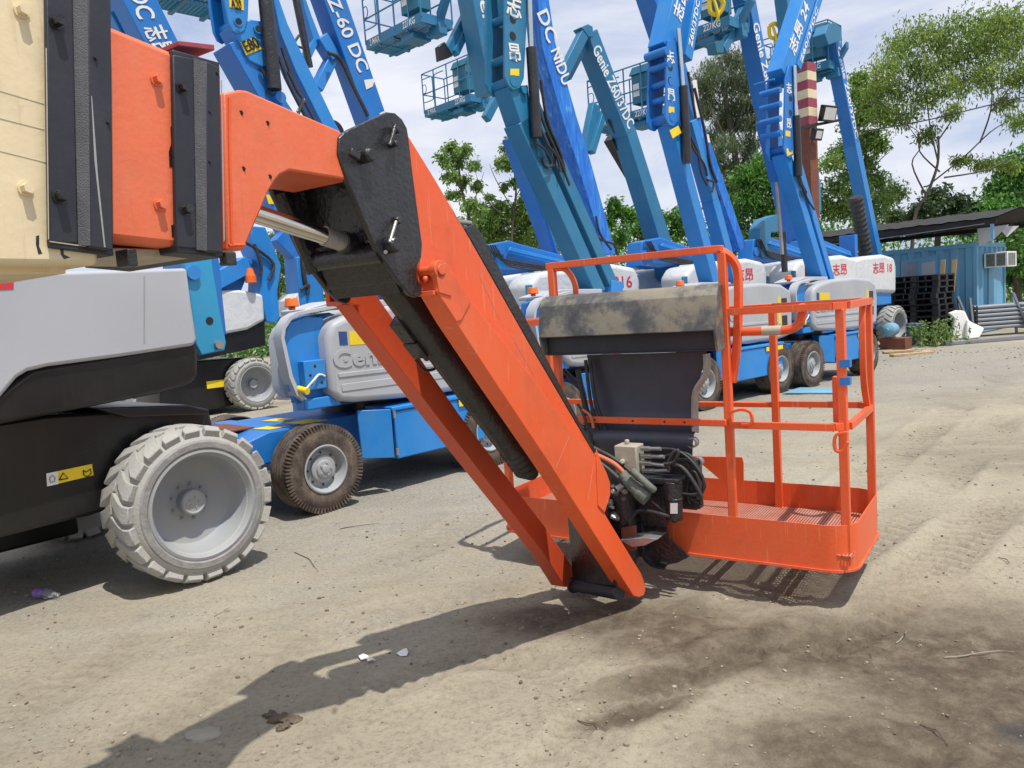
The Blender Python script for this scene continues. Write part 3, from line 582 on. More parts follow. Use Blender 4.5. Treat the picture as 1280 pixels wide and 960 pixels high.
mb = MB(); mb.tube([bp(1.35, 0.03, 1.25), bp(1.345, 0.03, 1.15), bp(1.29, 0.02, 1.06), bp(1.275, 0.03, 0.95), bp(1.285, 0.0, 0.85)], 0, smooth=4, rect=(0.012, 0.05)); mb.lathe(bp(1.275, -0.02, 0.80), B.n, [(0.02, -0.02), (0.028, -0.02), (0.028, 0.02), (0.02, 0.02)], 16); mb.lathe(bp(1.30, -0.02, 0.70), B.n, [(0.018, -0.02), (0.026, -0.02), (0.026, 0.02), (0.018, 0.02)], 16); obj('shield_edge', mb, 'steel', sh)
mb = MB()
mb.box(bp(0.95, 0.18, 1.38), B.d*0.28, B.n*0.12, V((0, 0, 0.12))); obj('control_console', mb, 'navy', bk, 0.01)
# hydraulic clutter: rotator, valve block, filter, hoses
mb = MB(); mb.cyl(bp(0.93, -0.16, 0.20), bp(0.93, -0.16, 0.56), 0.075, n=28); mb.box(bp(0.93, -0.07, 0.36), B.d*0.10, B.n*0.08, V((0, 0, 0.16))); mb.box(bp(0.84, -0.24, 0.36), B.d*0.06, B.n*0.09, V((0, 0, 0.13))); mb.cyl(bp(0.93, -0.16, 0.16), bp(0.93, -0.16, 0.20), 0.055, n=20); mb.box(bp(0.80, -0.17, 0.50), B.d*0.05, B.n*0.06, V((0, 0, 0.06))); mb.cyl(bp(0.80, -0.23, 0.52), bp(0.88, -0.23, 0.50), 0.04, n=16)
rot = obj('rotator', mb, 'black', bk, 0.006)
mb = MB(); mb.prism([bpx(778, 659, -0.24), bpx(796, 656, -0.24), bpx(797, 686, -0.24), bpx(780, 690, -0.24)], B.n*0.02); obj('bracket_tab', mb, 'rust', rot, 0.003)
mb = MB(); mb.prism([bpx(775, 675, -0.3), bpx(806, 672, -0.3), bpx(822, 674, -0.3), bpx(806, 682, -0.3), bpx(790, 684, -0.3)], -B.n*0.12); obj('support_tab', mb, 'steel', rot, 0.002)
# curved black guide plate under basket
mb = MB(); sec = [(800, 640), (801, 668), (806, 688), (816, 701), (830, 707), (846, 704), (862, 696), (836, 672), (832, 640)]
mb.prism([bpx(x, y, -0.10) for x, y in sec], -B.n*0.012); obj('guide_plate', mb, 'black', rot, 0.003)
mb = MB(); mb.tube([bpx(802, 640, -0.11), bpx(803, 668, -0.11), bpx(808, 689, -0.11), bpx(818, 702, -0.11), bpx(834, 706, -0.11)], 0, smooth=4, rect=(0.012, 0.09)); obj('guide_flange', mb, 'black', rot)
mb = MB(); c = bpx(787, 573, -0.15); mb.box(c, B.d*0.062, B.n*0.05, V((0, 0, 0.075))); mb.cyl(c+V((0, 0, 0.075))+B.d*-0.01, c+V((0, 0, 0.10))+B.d*-0.01, 0.014, n=6); mb.cyl(bpx(778, 577, -0.2), bpx(778, 577, -0.235), 0.014, n=12); vb = obj('valve_block', mb, 'beige', bk, 0.006)
mb = MB()
for k, (x0, y0, x1, y1) in enumerate(((802, 561, 826, 561), (802, 570, 830, 571), (800, 578, 832, 582), (804, 589, 836, 588))):
    a = bpx(x0, y0, -0.16); b = bpx(x1, y1, -0.18); mb.cyl(a, a+(b-a)*0.45, 0.014, n=6); mb.cyl(a+(b-a)*0.45, b, 0.010, n=12)
obj('hose_fittings', mb, 'steel', vb)
mb = MB(); mb.box(bpx(825, 597, -0.18), B.d*0.12, B.n*0.06, V((0, 0, 0.010))); mb.box(bpx(812, 630, -0.12), B.d*0.09, B.n*0.03, V((0, 0, 0.11))); mb.box(bpx(862, 603, -0.03), B.d*0.06, B.n*0.03, V((0, 0, 0.13))); mb.cyl(bpx(841, 622, -0.2), bpx(841, 601, -0.2), 0.048, n=24); obj('filter_bracket', mb, 'black', bk, 0.004)
mb = MB(); mb.cyl(bpx(843, 649, -0.2), bpx(842, 618, -0.2), 0.043, n=28); mb.cyl(bpx(843, 653, -0.2), bpx(843, 648, -0.2), 0.014, n=10); mb.cyl(bpx(842, 624, -0.2), bpx(842, 621, -0.2), 0.047, n=28); fl = obj('filter_canister', mb, 'black', bk, 0.004)
mb = MB(); mb.prism([bpx(838, 629, -0.247), bpx(847, 629, -0.247), bpx(847, 642, -0.247), bpx(838, 642, -0.247)], B.n*0.002); obj('filter_label', mb, 'white', fl)
hs = [([(742, 560), (765, 572), (788, 590), (800, 604)], -0.20, 0.012, 'hose'), ([(744, 568), (768, 580), (785, 597), (797, 610)], -0.24, 0.013, 'hose_orange'), ([(745, 575), (762, 588), (780, 604), (795, 616)], -0.27, 0.012, 'hose'),
      ([(760, 596), (780, 612), (800, 622), (815, 624)], -0.22, 0.010, 'hose'),
      ([(826, 561), (845, 563), (863, 575), (878, 596), (879, 612), (872, 624)], -0.14, 0.0085, 'hose'), ([(830, 571), (852, 566), (866, 573), (874, 592), (881, 608), (870, 618), (850, 617)], -0.10, 0.0085, 'hose'),
      ([(832, 582), (850, 583), (864, 598), (877, 620)], -0.18, 0.011, 'hose'), ([(836, 588), (836, 578), (842, 566), (847, 564)], -0.20, 0.010, 'hose'), ([(830, 580), (842, 578), (848, 566), (846, 562)], -0.22, 0.009, 'hose'),
      ([(812, 624), (826, 636), (838, 644)], -0.22, 0.0095, 'hose'), ([(790, 646), (800, 638), (820, 641), (838, 646)], -0.24, 0.0095, 'hose'), ([(862, 630), (858, 610), (866, 590), (872, 600), (876, 630), (862, 622)], -0.08, 0.0085, 'hose'),
      ([(732, 450), (738, 500), (748, 540), (752, 560)], 0.0, 0.010, 'hose'), ([(737, 450), (744, 500), (756, 535), (760, 560)], 0.0, 0.011, 'hose'), ([(722, 462), (730, 500), (740, 540), (744, 560)], 0.05, 0.016, 'hose'), ([(704, 462), (716, 475), (728, 486), (734, 520)], 0.1, 0.014, 'navy'), ([(728, 512), (738, 520), (742, 535)], -0.05, 0.008, 'hose_orange'), ([(742, 560), (730, 520), (722, 505)], -0.05, 0.008, 'hose')]
for pts, q, r, mt in hs:
    mb = MB(); mb.tube([bpx(x, y, q) for x, y in pts], r, 10, 5); obj('hose', mb, mt, bk)
mb = MB(); mb.tube([bpx(778, 592, -0.27), bpx(790, 606, -0.28), bpx(806, 620, -0.28), bpx(810, 623, -0.28)], [0.026, 0.030, 0.034, 0.042, 0.040, 0.03], 12, 5); mb.tube([bpx(790, 588, -0.3), bpx(812, 608, -0.3), bpx(817, 612, -0.28)], 0.018, 10); obj('hose_sleeve', mb, 'sleeve', bk)
mb = MB(); random.seed(3)
for k in range(16):
    c = bpx(random.uniform(756, 780), random.uniform(600, 648), random.uniform(-0.30, -0.18)); a = V((random.uniform(-1, 1), random.uniform(-1, 1), random.uniform(-1, 1))).normalized()
    mb.cyl(c, c+a*random.uniform(0.02, 0.05), random.uniform(0.010, 0.02), n=random.choice((6, 12)))
obj('rotator_fittings', mb, 'steel', rot, 0.002)

# brush marks and drips in the boom paint
for pts, o, mt in (([(45, 295), (49, 294), (49, 308), (53, 317), (48, 318), (45, 306)], .0125, 'black'), ([(75, 307), (79, 306), (80, 318), (88, 322), (80, 324), (76, 318)], .0125, 'black'),
                   ([(213, 158), (216, 160), (216, 208), (212, 210), (211, 190), (214, 180)], .0008, 'black'), ([(214, 282), (217, 280), (218, 297), (215, 296)], .0008, 'black'),
                   ([(114, 120), (115, 120), (121, 200), (123, 225), (131, 300), (132, 309), (130, 309), (121, 228), (118, 200)], .0468, 'greymetal'),
                   ([(57, 60), (58.5, 60), (61.5, 298), (60, 300)], .0285, 'beige'), ([(276, 100), (277.5, 100), (281, 300), (279.5, 302)], .0345, 'greymetal'),
                   ([(62, 301), (112, 308), (113, 309.5), (62, 302.5)], .0285, 'beige')):
    mb = MB(); ppoly(mb, S, pts, .0004, o); obj('paint_mark', mb, mt, bm, smooth=False)
for a, b in (((712, 545), (695, 585)), ((640, 420), (668, 470)), ((600, 345), (625, 400)), ((735, 625), (742, 580)), ((560, 250), (575, 280)), ((788, 700), (797, 722))):
    mb = MB(); o_ = AO if a[0] > 690 else -.0175; mb.bar(S.px(*a, o_+.0003), S.px(*b, o_+.0003), .0018, .0006, S.n.cross(S.px(*b, 0)-S.px(*a, 0))); obj('paint_scratch', mb, 'floor_worn', na, smooth=False)
# ================================================================== GROUND (placeholder mesh built with relief near the camera)
from collections import defaultdict
TG = defaultdict(list)                             # tyre tracks: grid cell -> pieces of curved centre lines
def track(pts, hw, pt, dp, seed):
    P = [G(x, y) for x, y in pts]; Q = []
    for i in range(len(P)-1):
        a, b, c, d = P[max(i-1, 0)], P[i], P[i+1], P[min(i+2, len(P)-1)]; n = max(2, int((c-b).length/.12))
        for k in range(n):
            t = k/n; Q.append(0.5*((2*b)+(c-a)*t+(2*a-5*b+4*c-d)*t*t+(3*b-a-3*c+d)*t**3))
    Q.append(P[-1]); s = 0
    for i in range(len(Q)-1):
        L = (Q[i+1]-Q[i]).length; rec = (Q[i].x, Q[i].y, (Q[i+1].x-Q[i].x)/L, (Q[i+1].y-Q[i].y)/L, L, s, hw, pt, dp, seed, i == 0 or i == len(Q)-2); s += L
        for cx in range(int((Q[i].x-.6)//.3), int((Q[i].x+.6)//.3)+1):
            for cy in range(int((Q[i].y-.6)//.3), int((Q[i].y+.6)//.3)+1): TG[cx, cy].append(rec)
track([(900, 775), (1040, 700), (1130, 640), (1210, 570), (1262, 520), (1300, 490), (1345, 462)], .19, .115, .030, 1)
track([(1000, 815), (1130, 735), (1220, 660), (1290, 590), (1350, 540)], .18, .11, .028, 2)
track([(1060, 612), (1150, 545), (1210, 500), (1256, 466)], .20, .125, .032, 3)
track([(450, 880), (560, 832), (650, 826), (722, 866), (735, 935)], .13, .07, .019, 4)
track([(700, 960), (760, 900), (850, 850), (960, 800)], .14, .075, .018, 5)
track([(0, 905), (200, 790), (400, 722), (520, 690), (600, 640)], .17, .10, .011, 6)
track([(100, 960), (300, 840), (470, 770), (640, 735)], .16, .10, .010, 7)
track([(1090, 985), (1150, 905), (1205, 850), (1290, 800)], .15, .08, .020, 8)
def gh(x, y):
    """ground relief in metres: soft humps, ruts and cleat ripples of tyres"""
    v = V((x*0.5, y*0.5, 0)); h = 0.022*noise.noise(v)+0.012*noise.noise(v*4.1)+0.006*noise.noise(v*13)+0.0035*noise.noise(v*37)
    best = {}; gh.cleat = 0.0
    for (qx, qy, ux, uy, L, s0, hw, pt, dp, sd, en) in TG.get((int(x//.3), int(y//.3)), ()):
        t = (x-qx)*ux+(y-qy)*uy
        if en and (t < -.02 or t > L+.02): continue
        tt = max(0, min(L, t)); d = hypot(x-qx-ux*tt, y-qy-uy*tt)
        if d < hw*1.6 and (sd not in best or d < best[sd][0]): best[sd] = (d, s0+tt, hw, pt, dp)
    for sd, (d, s_, hw, pt, dp) in best.items():
        k = max(0, min(1, .62+1.5*noise.noise(V((x*.8, y*.8, sd)))+.5*noise.noise(V((x*3, y*3, sd)))))
        w_ = max(0, 1-(d/hw)**4) if d < hw else 0
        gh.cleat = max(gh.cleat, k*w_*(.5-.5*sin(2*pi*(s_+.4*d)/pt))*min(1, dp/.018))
        h += -dp*.7*w_*k + dp*k*w_*.55*sin(2*pi*(s_+.4*d)/pt) + dp*.6*k*math.exp(-((d-hw*1.15)/(hw*.22))**2)
    return h
xs = [-200, -120, -70, -40, -25, -16, -11]; x = -8.0
while x < 9: xs.append(x); x += 0.03 if -2.5 < x < 5 else 0.08
xs += [9.3, 11, 14, 18, 24, 34, 50, 80, 130, 200]
ys = [-60, -30, -15, -8, -4, -1]; y = 0.6
while y < 9: ys.append(y); y += 0.024 if 2 < y < 4.6 else 0.036
while y < 30: ys.append(y); y += 0.25
ys += [33, 37, 42, 50, 62, 80, 120, 200, 400]
mb = MB(); nx = len(xs)
def fade(x, y): return max(0.0, min(1.0, (9-abs(x-0.5))/1.0))*max(0.0, min(1.0, (y-0.5)/0.5))
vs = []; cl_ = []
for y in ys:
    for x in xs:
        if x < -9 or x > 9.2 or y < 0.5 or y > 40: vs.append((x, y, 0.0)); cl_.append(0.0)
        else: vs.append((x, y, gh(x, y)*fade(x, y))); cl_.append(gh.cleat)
fs = [(j*nx+i, j*nx+i+1, (j+1)*nx+i+1, (j+1)*nx+i) for j in range(len(ys)-1) for i in range(nx-1)]
mb.add(vs, fs)
def mk_ground():
    m, nt, b = newmat('dusty_yard_ground'); tc = N(nt, 'ShaderNodeTexCoord'); O = tc.outputs['Object']
    def noi(sc, det=6.0, rough=0.6, dist=0.0, vec=None, **k):
        n = N(nt, 'ShaderNodeTexNoise', Scale=sc, Detail=det, Roughness=rough, Distortion=dist); nt.links.new(vec or O, n.inputs['Vector']); return n.outputs['Fac']
    def math_(op, a, b_=None, clamp=False):
        n = N(nt, 'ShaderNodeMath', operation=op); n.use_clamp = clamp
        for i, v in enumerate((a, b_)):
            if v is None: continue
            if hasattr(v, 'links'): nt.links.new(v, n.inputs[i])
            else: n.inputs[i].default_value = v
        return n.outputs[0]
    def blob(cx, cy, rx, ry, rot, soft=0.5):
        """soft ellipse mask 0..1 at a place on the ground, edge broken by noise"""
        mp = N(nt, 'ShaderNodeMapping'); mp.vector_type = 'TEXTURE'; mp.inputs['Location'].default_value = (cx, cy, 0); mp.inputs['Rotation'].default_value = (0, 0, rot); mp.inputs['Scale'].default_value = (rx, ry, 1000)
        nt.links.new(O, mp.inputs[0]); ln = N(nt, 'ShaderNodeVectorMath', operation='LENGTH'); nt.links.new(mp.outputs[0], ln.inputs[0])
        d = math_('ADD', ln.outputs['Value'], math_('MULTIPLY', math_('SUBTRACT', noi(1.9, 9, 0.68, 0.15), 0.5), 1.6))
        mr = N(nt, 'ShaderNodeMapRange'); mr.interpolation_type = 'SMOOTHSTEP'; mr.inputs['From Min'].default_value = 1.0+soft*0.5; mr.inputs['From Max'].default_value = 1.0-soft*0.5
        nt.links.new(d, mr.inputs['Value']); return mr.outputs[0]
    base = ramp(nt, noi(0.55, 8, 0.62, 0.4), [(0.30, (0.235, 0.205, 0.152)), (0.5, (0.325, 0.288, 0.215)), (0.68, (0.395, 0.355, 0.27))]).outputs[0]
    grit = ramp(nt, noi(38, 6, 0.75), [(0.33, (0.62, 0.60, 0.58)), (0.5, (1, 1, 1)), (0.7, (1.16, 1.15, 1.12))]).outputs[0]
    c = mix(nt, 0.8, base, grit, 'MULTIPLY')
    # stretched soft streaks along driving direction
    mp = N(nt, 'ShaderNodeMapping'); mp.inputs['Rotation'].default_value = (0, 0, radians(-52)); mp.inputs['Scale'].default_value = (0.35, 3.0, 1); nt.links.new(O, mp.inputs[0])
    st = ramp(nt, noi(1.3, 6, 0.6, 1.2, mp.outputs[0]), [(0.45, (0, 0, 0)), (0.7, (1, 1, 1))]).outputs[0]
    c = mix(nt, math_('MULTIPLY', st, 0.35), c, (0.42, 0.38, 0.29))
    # grey gravel zone further back and on the left
    gz = blob(-2.0, 9.5, 5.0, 4.6, 0.6, 0.9); gz2 = blob(6.5, 14, 5.0, 3.4, 0.7, 0.9)
    gcol = ramp(nt, noi(55, 5, 0.8), [(0.35, (0.13, 0.125, 0.12)), (0.5, (0.27, 0.26, 0.24)), (0.66, (0.46, 0.45, 0.42))]).outputs[0]
    c = mix(nt, math_('MULTIPLY', math_('MAXIMUM', gz, gz2), 0.62), c, gcol)
    # dark oily / damp soil
    def mx(l):
        o = l[0]
        for q in l[1:]: o = math_('MAXIMUM', o, q)
        return o
    oil = mx([blob(1.6, 3.08, 1.2, .36, -.22, 1.0), blob(1.85, 2.6, .75, .85, .2, 1.0), blob(1.5, 2.2, .6, .3, .2, 1.0), blob(.35, 3.62, .62, .22, -.12, 1.0), blob(1.2, 2.42, .6, .26, .1, 1.0), blob(.55, 3.0, .30, .13, .3, 1.0), blob(.40, 2.75, .24, .07, .3, .9), blob(.85, 3.3, .6, .25, -.2, 1.0)])
    dk = ramp(nt, noi(8.0, 10, 0.8, 0.0), [(0.36, (0.055, 0.042, 0.028)), (0.5, (0.115, 0.09, 0.062)), (0.64, (0.20, 0.165, 0.12))]).outputs[0]
    c = mix(nt, math_('MULTIPLY', oil, 0.92), c, dk)
    wet = blob(1.75, 2.45, 0.22, 0.10, 0.1, 0.6)
    c = mix(nt, math_('MULTIPLY', wet, 0.75), c, (0.035, 0.034, 0.035))
    spots = ramp(nt, noi(2.1, 9, 0.75, 0.3), [(0.60, (0, 0, 0)), (0.70, (1, 1, 1))]).outputs[0]
    c = mix(nt, math_('MULTIPLY', spots, 0.45), c, (0.14, 0.12, 0.095))
    ta = N(nt, 'ShaderNodeAttribute'); ta.attribute_name = 'tread_shade'
    c = mix(nt, math_('MULTIPLY', ta.outputs['Fac'], 0.42), c, (0.15, 0.125, 0.09))  # grooves painted darker: pressed soil plus shade the sun does not cast there
    nt.links.new(c, b.inputs['Base Color'])
    rg = N(nt, 'ShaderNodeMapRange'); nt.links.new(wet, rg.inputs['Value']); rg.inputs['To Min'].default_value = 0.93; rg.inputs['To Max'].default_value = 0.45; nt.links.new(rg.outputs[0], b.inputs['Roughness'])
    b.inputs['Specular IOR Level'].default_value = 0.25
    # tyre-cleat ripples in two driving bands + pebbly bump
    def ripples(rot, sc, cx, cy, rx, ry):
        mp = N(nt, 'ShaderNodeMapping'); mp.inputs['Rotation'].default_value = (0, 0, rot); nt.links.new(O, mp.inputs[0])
        wv = N(nt, 'ShaderNodeTexWave', Scale=sc, Distortion=3.0, Detail=2.0); wv.inputs['Detail Scale'].default_value = 0.6; wv.bands_direction = 'X'; nt.links.new(mp.outputs[0], wv.inputs['Vector'])
        return math_('MULTIPLY', wv.outputs['Fac'], blob(cx, cy, rx, ry, rot, 0.8))
    rp = math_('ADD', ripples(radians(-48), 3.2, 4.0, 6.0, 2.6, 1.3), math_('ADD', ripples(radians(-60), 3.6, 1.2, 2.7, 1.2, 0.55), ripples(radians(-40), 4.0, 4.6, 4.3, 1.6, 0.8)))
    hgt = math_('ADD', math_('MULTIPLY', rp, 0.25), math_('ADD', math_('MULTIPLY', noi(22, 8, 0.72), 0.38), math_('ADD', math_('MULTIPLY', noi(95, 5, 0.7), 0.30), math_('MULTIPLY', noi(5, 6, 0.6), 0.9))))
    bp_ = N(nt, 'ShaderNodeBump', Strength=0.85, Distance=0.03); nt.links.new(hgt, bp_.inputs['Height']); nt.links.new(bp_.outputs[0], b.inputs['Normal'])
    return m
M['ground'] = mk_ground()
gd = obj('ground', mb, 'ground', None); at_ = gd.data.attributes.new('tread_shade', 'FLOAT', 'POINT')
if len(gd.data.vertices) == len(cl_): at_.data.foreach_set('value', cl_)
gd['note'] = ''; del gd['note']; struct('ground', gd)
# ================================================================== FRONT-ROW ELECTRIC LIFTS (blue, silver covers)
def root_pl(root, az): return Pl(root.location.x, root.location.y, az)
def lbox(mb, pl, x0, x1, o0, o1, z0, z1):
    return mb.box(pl.sz((x0+x1)/2, (z0+z1)/2, (o0+o1)/2), pl.d*(x1-x0)/2, pl.n*(o1-o0)/2, V((0, 0, (z1-z0)/2)))
GRP_F = 'blue lifts with silver covers parked nose to tail'
c_ = G(413, 641); a_ = radians(44)
O0 = V((c_.x+.94*sin(a_)-.87*cos(a_), c_.y+.94*cos(a_)+.87*sin(a_), 0))
m0 = thing('boom_lift', 'blue electric lift with silver cover and dusty tyres, right behind the orange jib arms', 'boom lift', O0, 44, GRP_F)
P0 = root_pl(m0, 44)
mb = MB(); lbox(mb, P0, -1.0, 1.25, -.45, .45, .32, .70); lbox(mb, P0, -1.05, -.80, -.70, .70, .30, .42); lbox(mb, P0, .83, 1.05, -.70, .70, .30, .42)
mb.prism([P0.sz(-1.0, .45, .58), P0.sz(-1.0, .70, .58), P0.sz(-1.25, .70, .58), P0.sz(-1.62, .60, .58), P0.sz(-1.62, .44, .58)], -P0.n*1.16)
ch = obj('chassis', mb, 'blue', m0, 0.012)
mb = MB(); lbox(mb, P0, -1.52, -1.2, -.3, .25, .702, .712); obj('deck_mat', mb, 'rust', ch)
for (x0, x1, o0, o1) in ((-.95, -.72, .30, .52), (-1.25, -1.1, .30, .5), (-.95, -.8, -.1, .12)):
    mb = MB(); mb.prism([P0.sz(x0, .703, o0), P0.sz(x1, .703, o0), P0.sz(x1+.05, .703, o1), P0.sz(x0+.05, .703, o1)], V((0, 0, .004))); obj('warning_sticker', mb, 'yellow', ch)
text('lettering', 'DC Power', P0.sz(-1.628, .525, -.42), P0.n, -P0.d, .15, 'white', ch, width=.8)
mb = MB(); lbox(mb, P0, -.20, 1.02, .46, .85, .30, .725); bx = obj('battery_box', mb, 'blue2', m0, 0.012)
mb = MB(); lbox(mb, P0, -.23, 1.05, .46, .865, .727, .765); obj('box_lid', mb, 'blue2', bx, 0.01)
mb = MB(); mb.prism([P0.sz(-.24, .32, .86), P0.sz(-.24, .75, .86), P0.sz(-.50, .77, .74), P0.sz(-.50, .35, .74)], -P0.n*.02); obj('box_door', mb, 'blue2', bx, 0.006)
for z in (.37, .70):
    mb = MB(); mb.cyl(P0.sz(-.215, z-.03, .868), P0.sz(-.215, z+.03, .868), .014, n=12); obj('hinge', mb, 'steel', bx)
mb = MB(); lbox(mb, P0, .55, 1.0, .866, .870, .66, .72); obj('warning_sticker', mb, 'yellow', bx)
mb = MB(); lbox(mb, P0, -.20, 1.02, -.85, -.46, .30, .76); obj('battery_box', mb, 'blue2', m0, 0.012)
for x in (-.94, .94):
    put_wheel(m0, 'road', (x, -.745, .362)); put_wheel(m0, 'road', (x, .745, .362), flip=True)
mb = MB(); mb.cyl(P0.sz(0.1, .70, 0), P0.sz(0.1, .80, 0), .42, n=36); obj('turntable', mb, 'chassis', m0)
mb = MB(); mb.prism([P0.sz(x, z, .46) for x, z in ((-.62, .85), (-.66, 1.05), (-.66, 1.45), (-.62, 1.60), (-.5, 1.62), (-.2, 1.50), (1.0, 1.50), (1.35, 1.35), (1.35, .85), (1.0, .80), (-.6, .80))], -P0.n*.46); tb = obj('turret_body', mb, 'blue', m0, 0.015)
mb = MB(); mb.prism([P0.sz(x, z, .66) for x, z in ((-1.02, .90), (-1.08, 1.05), (-1.08, 1.46), (-1.02, 1.56), (-.86, 1.60), (-.70, 1.58), (-.70, .9))], -P0.n*.07); lbox(mb, P0, -1.0, -.66, .60, .74, .84, .93); mb.prism([P0.sz(-1.04, .9, .60), P0.sz(-1.04, 1.5, .60), P0.sz(-.62, 1.55, .15), P0.sz(-.62, .9, .15)], V((0, 0, 0))+P0.d*.03); obj('end_panel', mb, 'blue2', m0, 0.01)
mb = MB(); lbox(mb, P0, -.98, -.78, .66, .75, 1.0, 1.24); sb = obj('socket_box', mb, 'blue2', m0, 0.008)
for (x, z) in ((-.93, 1.05), (-.83, 1.05), (-.93, 1.12), (-.83, 1.12), (-.88, 1.19)):
    mb = MB(); mb.cyl(P0.sz(x, z, .745), P0.sz(x, z, .752), .012, n=10); obj('knob', mb, 'chassis', sb)
mb = MB(); mb.cyl(P0.sz(-1.02, 1.02, .70), P0.sz(-1.0, 1.0, .80), .028, n=14); obj('plug', mb, 'yellow', sb)
mb = MB(); mb.tube([P0.sz(-1.0, 1.01, .77), P0.sz(-.93, 1.08, .79), P0.sz(-.86, 1.12, .77), P0.sz(-.80, 1.10, .755)], .009, 8); obj('cable', mb, 'white', sb)
outer = [(-.96, .88), (-1.05, .97), (-1.10, 1.12), (-1.14, 1.44), (-1.12, 1.52), (-1.05, 1.60), (-.97, 1.635), (-.50, 1.69)]
inner = [(-.48, 1.665), (-.96, 1.61), (-1.03, 1.58), (-1.09, 1.51), (-1.11, 1.44), (-1.07, 1.13), (-1.02, .99), (-.94, .91)]
mb = MB(); k = len(outer)
pts = [P0.sz(x, z, .72) for x, z in outer]+[P0.sz(x, z, .72) for x, z in reversed(inner)]
mb.add([p for p in pts]+[p-P0.n*.13 for p in pts], [(i, i+1, k+i+1, k+i) for i in range(k-1)]+[(2*k+i, 3*k+i, 3*k+i+1, 2*k+i+1) for i in range(k-1)]+[(i, 2*k+i, 2*k+i+1, i+1) for i in range(k-1)]+[(k+i, k+i+1, 3*k+i+1, 3*k+i) for i in range(k-1)]+[(0, k, 3*k, 2*k), (k-1, 3*k-1, 4*k-1, 2*k-1)])
obj('end_fender', mb, 'silver_light', m0, ang=50)
mb = MB(); mb.prism([P0.sz(x, z, .55) for x, z in ((-.80, 1.66), (-.5, 1.72), (.2, 1.70), (.2, 1.64), (-.5, 1.66), (-.80, 1.62))], -P0.n*.40); obj('top_cover', mb, 'silver_light', m0, 0.01)
mb = MB(); mb.cyl(P0.sz(-.86, 1.66, .45), P0.sz(-.86, 1.685, .45), .03, n=16); mb.cyl(P0.sz(-.86, 1.685, .45), P0.sz(-.86, 1.76, .45), .062, .05, n=24); obj('beacon', mb, 'beacon', m0, 0.008)
def cover_poly(pl, off, w, sgn=1):
    pts = [(-.775, .95), (-.77, 1.42), (-.71, 1.53), (-.55, 1.585), (-.11, 1.645), (.6, 1.66), (1.15, 1.62), (1.40, 1.52), (1.44, 1.30), (1.42, .92), (1.36, .84), (1.05, .80), (.07, .81), (-.55, .85), (-.70, .88)]
    return MB().prism([pl.sz(x, z, off) for x, z in pts], -pl.n*w)
cv = obj('side_cover', cover_poly(P0, .80, .36), 'silver', m0, 0.055, seg=4)
obj('side_cover', cover_poly(P0, .0, .2), 'silver', m0, 0.055, seg=4)
mb = MB(); mb.prism([P0.sz(x, z, .797) for x, z in ((-.70, 1.075), (1.0, 1.05), (1.0, 1.085), (-.70, 1.115))], P0.n*.012); mb.prism([P0.sz(x, z, .797) for x, z in ((-.68, .955), (1.0, .935), (1.0, 1.0), (-.68, 1.02))], P0.n*.010); obj('moulding', mb, 'silver', cv, 0.006)
text('lettering', 'Genie', P0.sz(-.74, 1.22, .797), P0.d, P0.n, .20, 'silver', cv, width=.62, ext=.012, bold=.035)
mb = MB(); mb.prism([P0.sz(x, z, .80) for x, z in ((-.56, 1.335), (-.25, 1.325), (-.25, 1.44), (-.56, 1.45))], P0.n*.003); obj('warning_sticker', mb, 'yellow', cv)
mb = MB(); mb.prism([P0.sz(x, z, .80) for x, z in ((-.66, 1.34), (-.58, 1.337), (-.58, 1.45), (-.66, 1.455))], P0.n*.003); obj('small_sticker', mb, 'barrelblue', cv)
for z0 in (1.0, 1.26):
    mb = MB(); lbox(mb, P0, 1.12, 1.27, .80, .803, z0, z0+.15); obj('vent', mb, 'chassis', cv)
for z0 in (1.03, 1.27):
    mb = MB(); lbox(mb, P0, 1.02, 1.09, .80, .803, z0, z0+.17); obj('warning_sticker', mb, 'yellow', cv)
def contact_root(px, py, az, xw):
    c = G(px, py); a = radians(az); return V((c.x-xw*sin(a)-.87*cos(a), c.y-xw*cos(a)+.87*sin(a), 0))
loc2 = contact_root(978, 491, 50, .94); loc3 = contact_root(1018, 484, 50, -.94); loc1 = (O0+loc2)/2
m1 = dup(m0, loc1, 47, 'blue lift with teal riser mostly hidden behind the orange basket hood')
m2 = dup(m0, loc2, 50, 'blue lift seen through the tall opening of the orange basket railing')
m3 = dup(m0, loc3, 50, 'blue lift seen through the right end of the orange basket, nearest the pallets')
# ------------------------------------------------------------------ towers (raised riser arms, knuckle plates, booms)
def knuckle(root, pl, plate, mat, w, pins, far_w=None):
    mb = MB(); ppoly(mb, pl, plate, .03, 0.03); k = obj('knuckle_plate', mb, mat, root, 0.006)
    mb = MB(); q = [pl.px(x, y, 0.03)-pl.n*(w+.03) for x, y in plate]; mb.prism(q, -pl.n*.03); obj('knuckle_plate', mb, mat, root, 0.006)
    cx_ = sum(x for x, y in plate)/len(plate); q = [pl.px(cx_+(x-cx_)*.6+2, y, -.01) for x, y in plate]
    for j_ in range(3):  # hose bundle added to darken the gap between plates where shade falls
        mb = MB(); mb.tube([pl.px(cx_+2-j_, min(y for x, y in plate)+6, -.06-.06*j_), pl.px(cx_+3-j_, sum(y for x, y in plate)/len(plate), -.06-.06*j_), pl.px(cx_+1, max(y for x, y in plate)-4, -.06-.06*j_)], .03, 8, 4); obj('hose', mb, 'hose', root)
    for (x, y, r) in pins:
        mb = MB(); c = pl.px(x, y, 0.036); mb.cyl(c-pl.n*(w+.08), c, r*.8, n=20); obj('pivot_pin', mb, mat, k)
    return k
def stick(root, pl, pts, mat='yellow', off=0.034, name='sticker'):
    mb = MB(); ppoly(mb, pl, pts, .003, off); return obj(name, mb, mat, root)
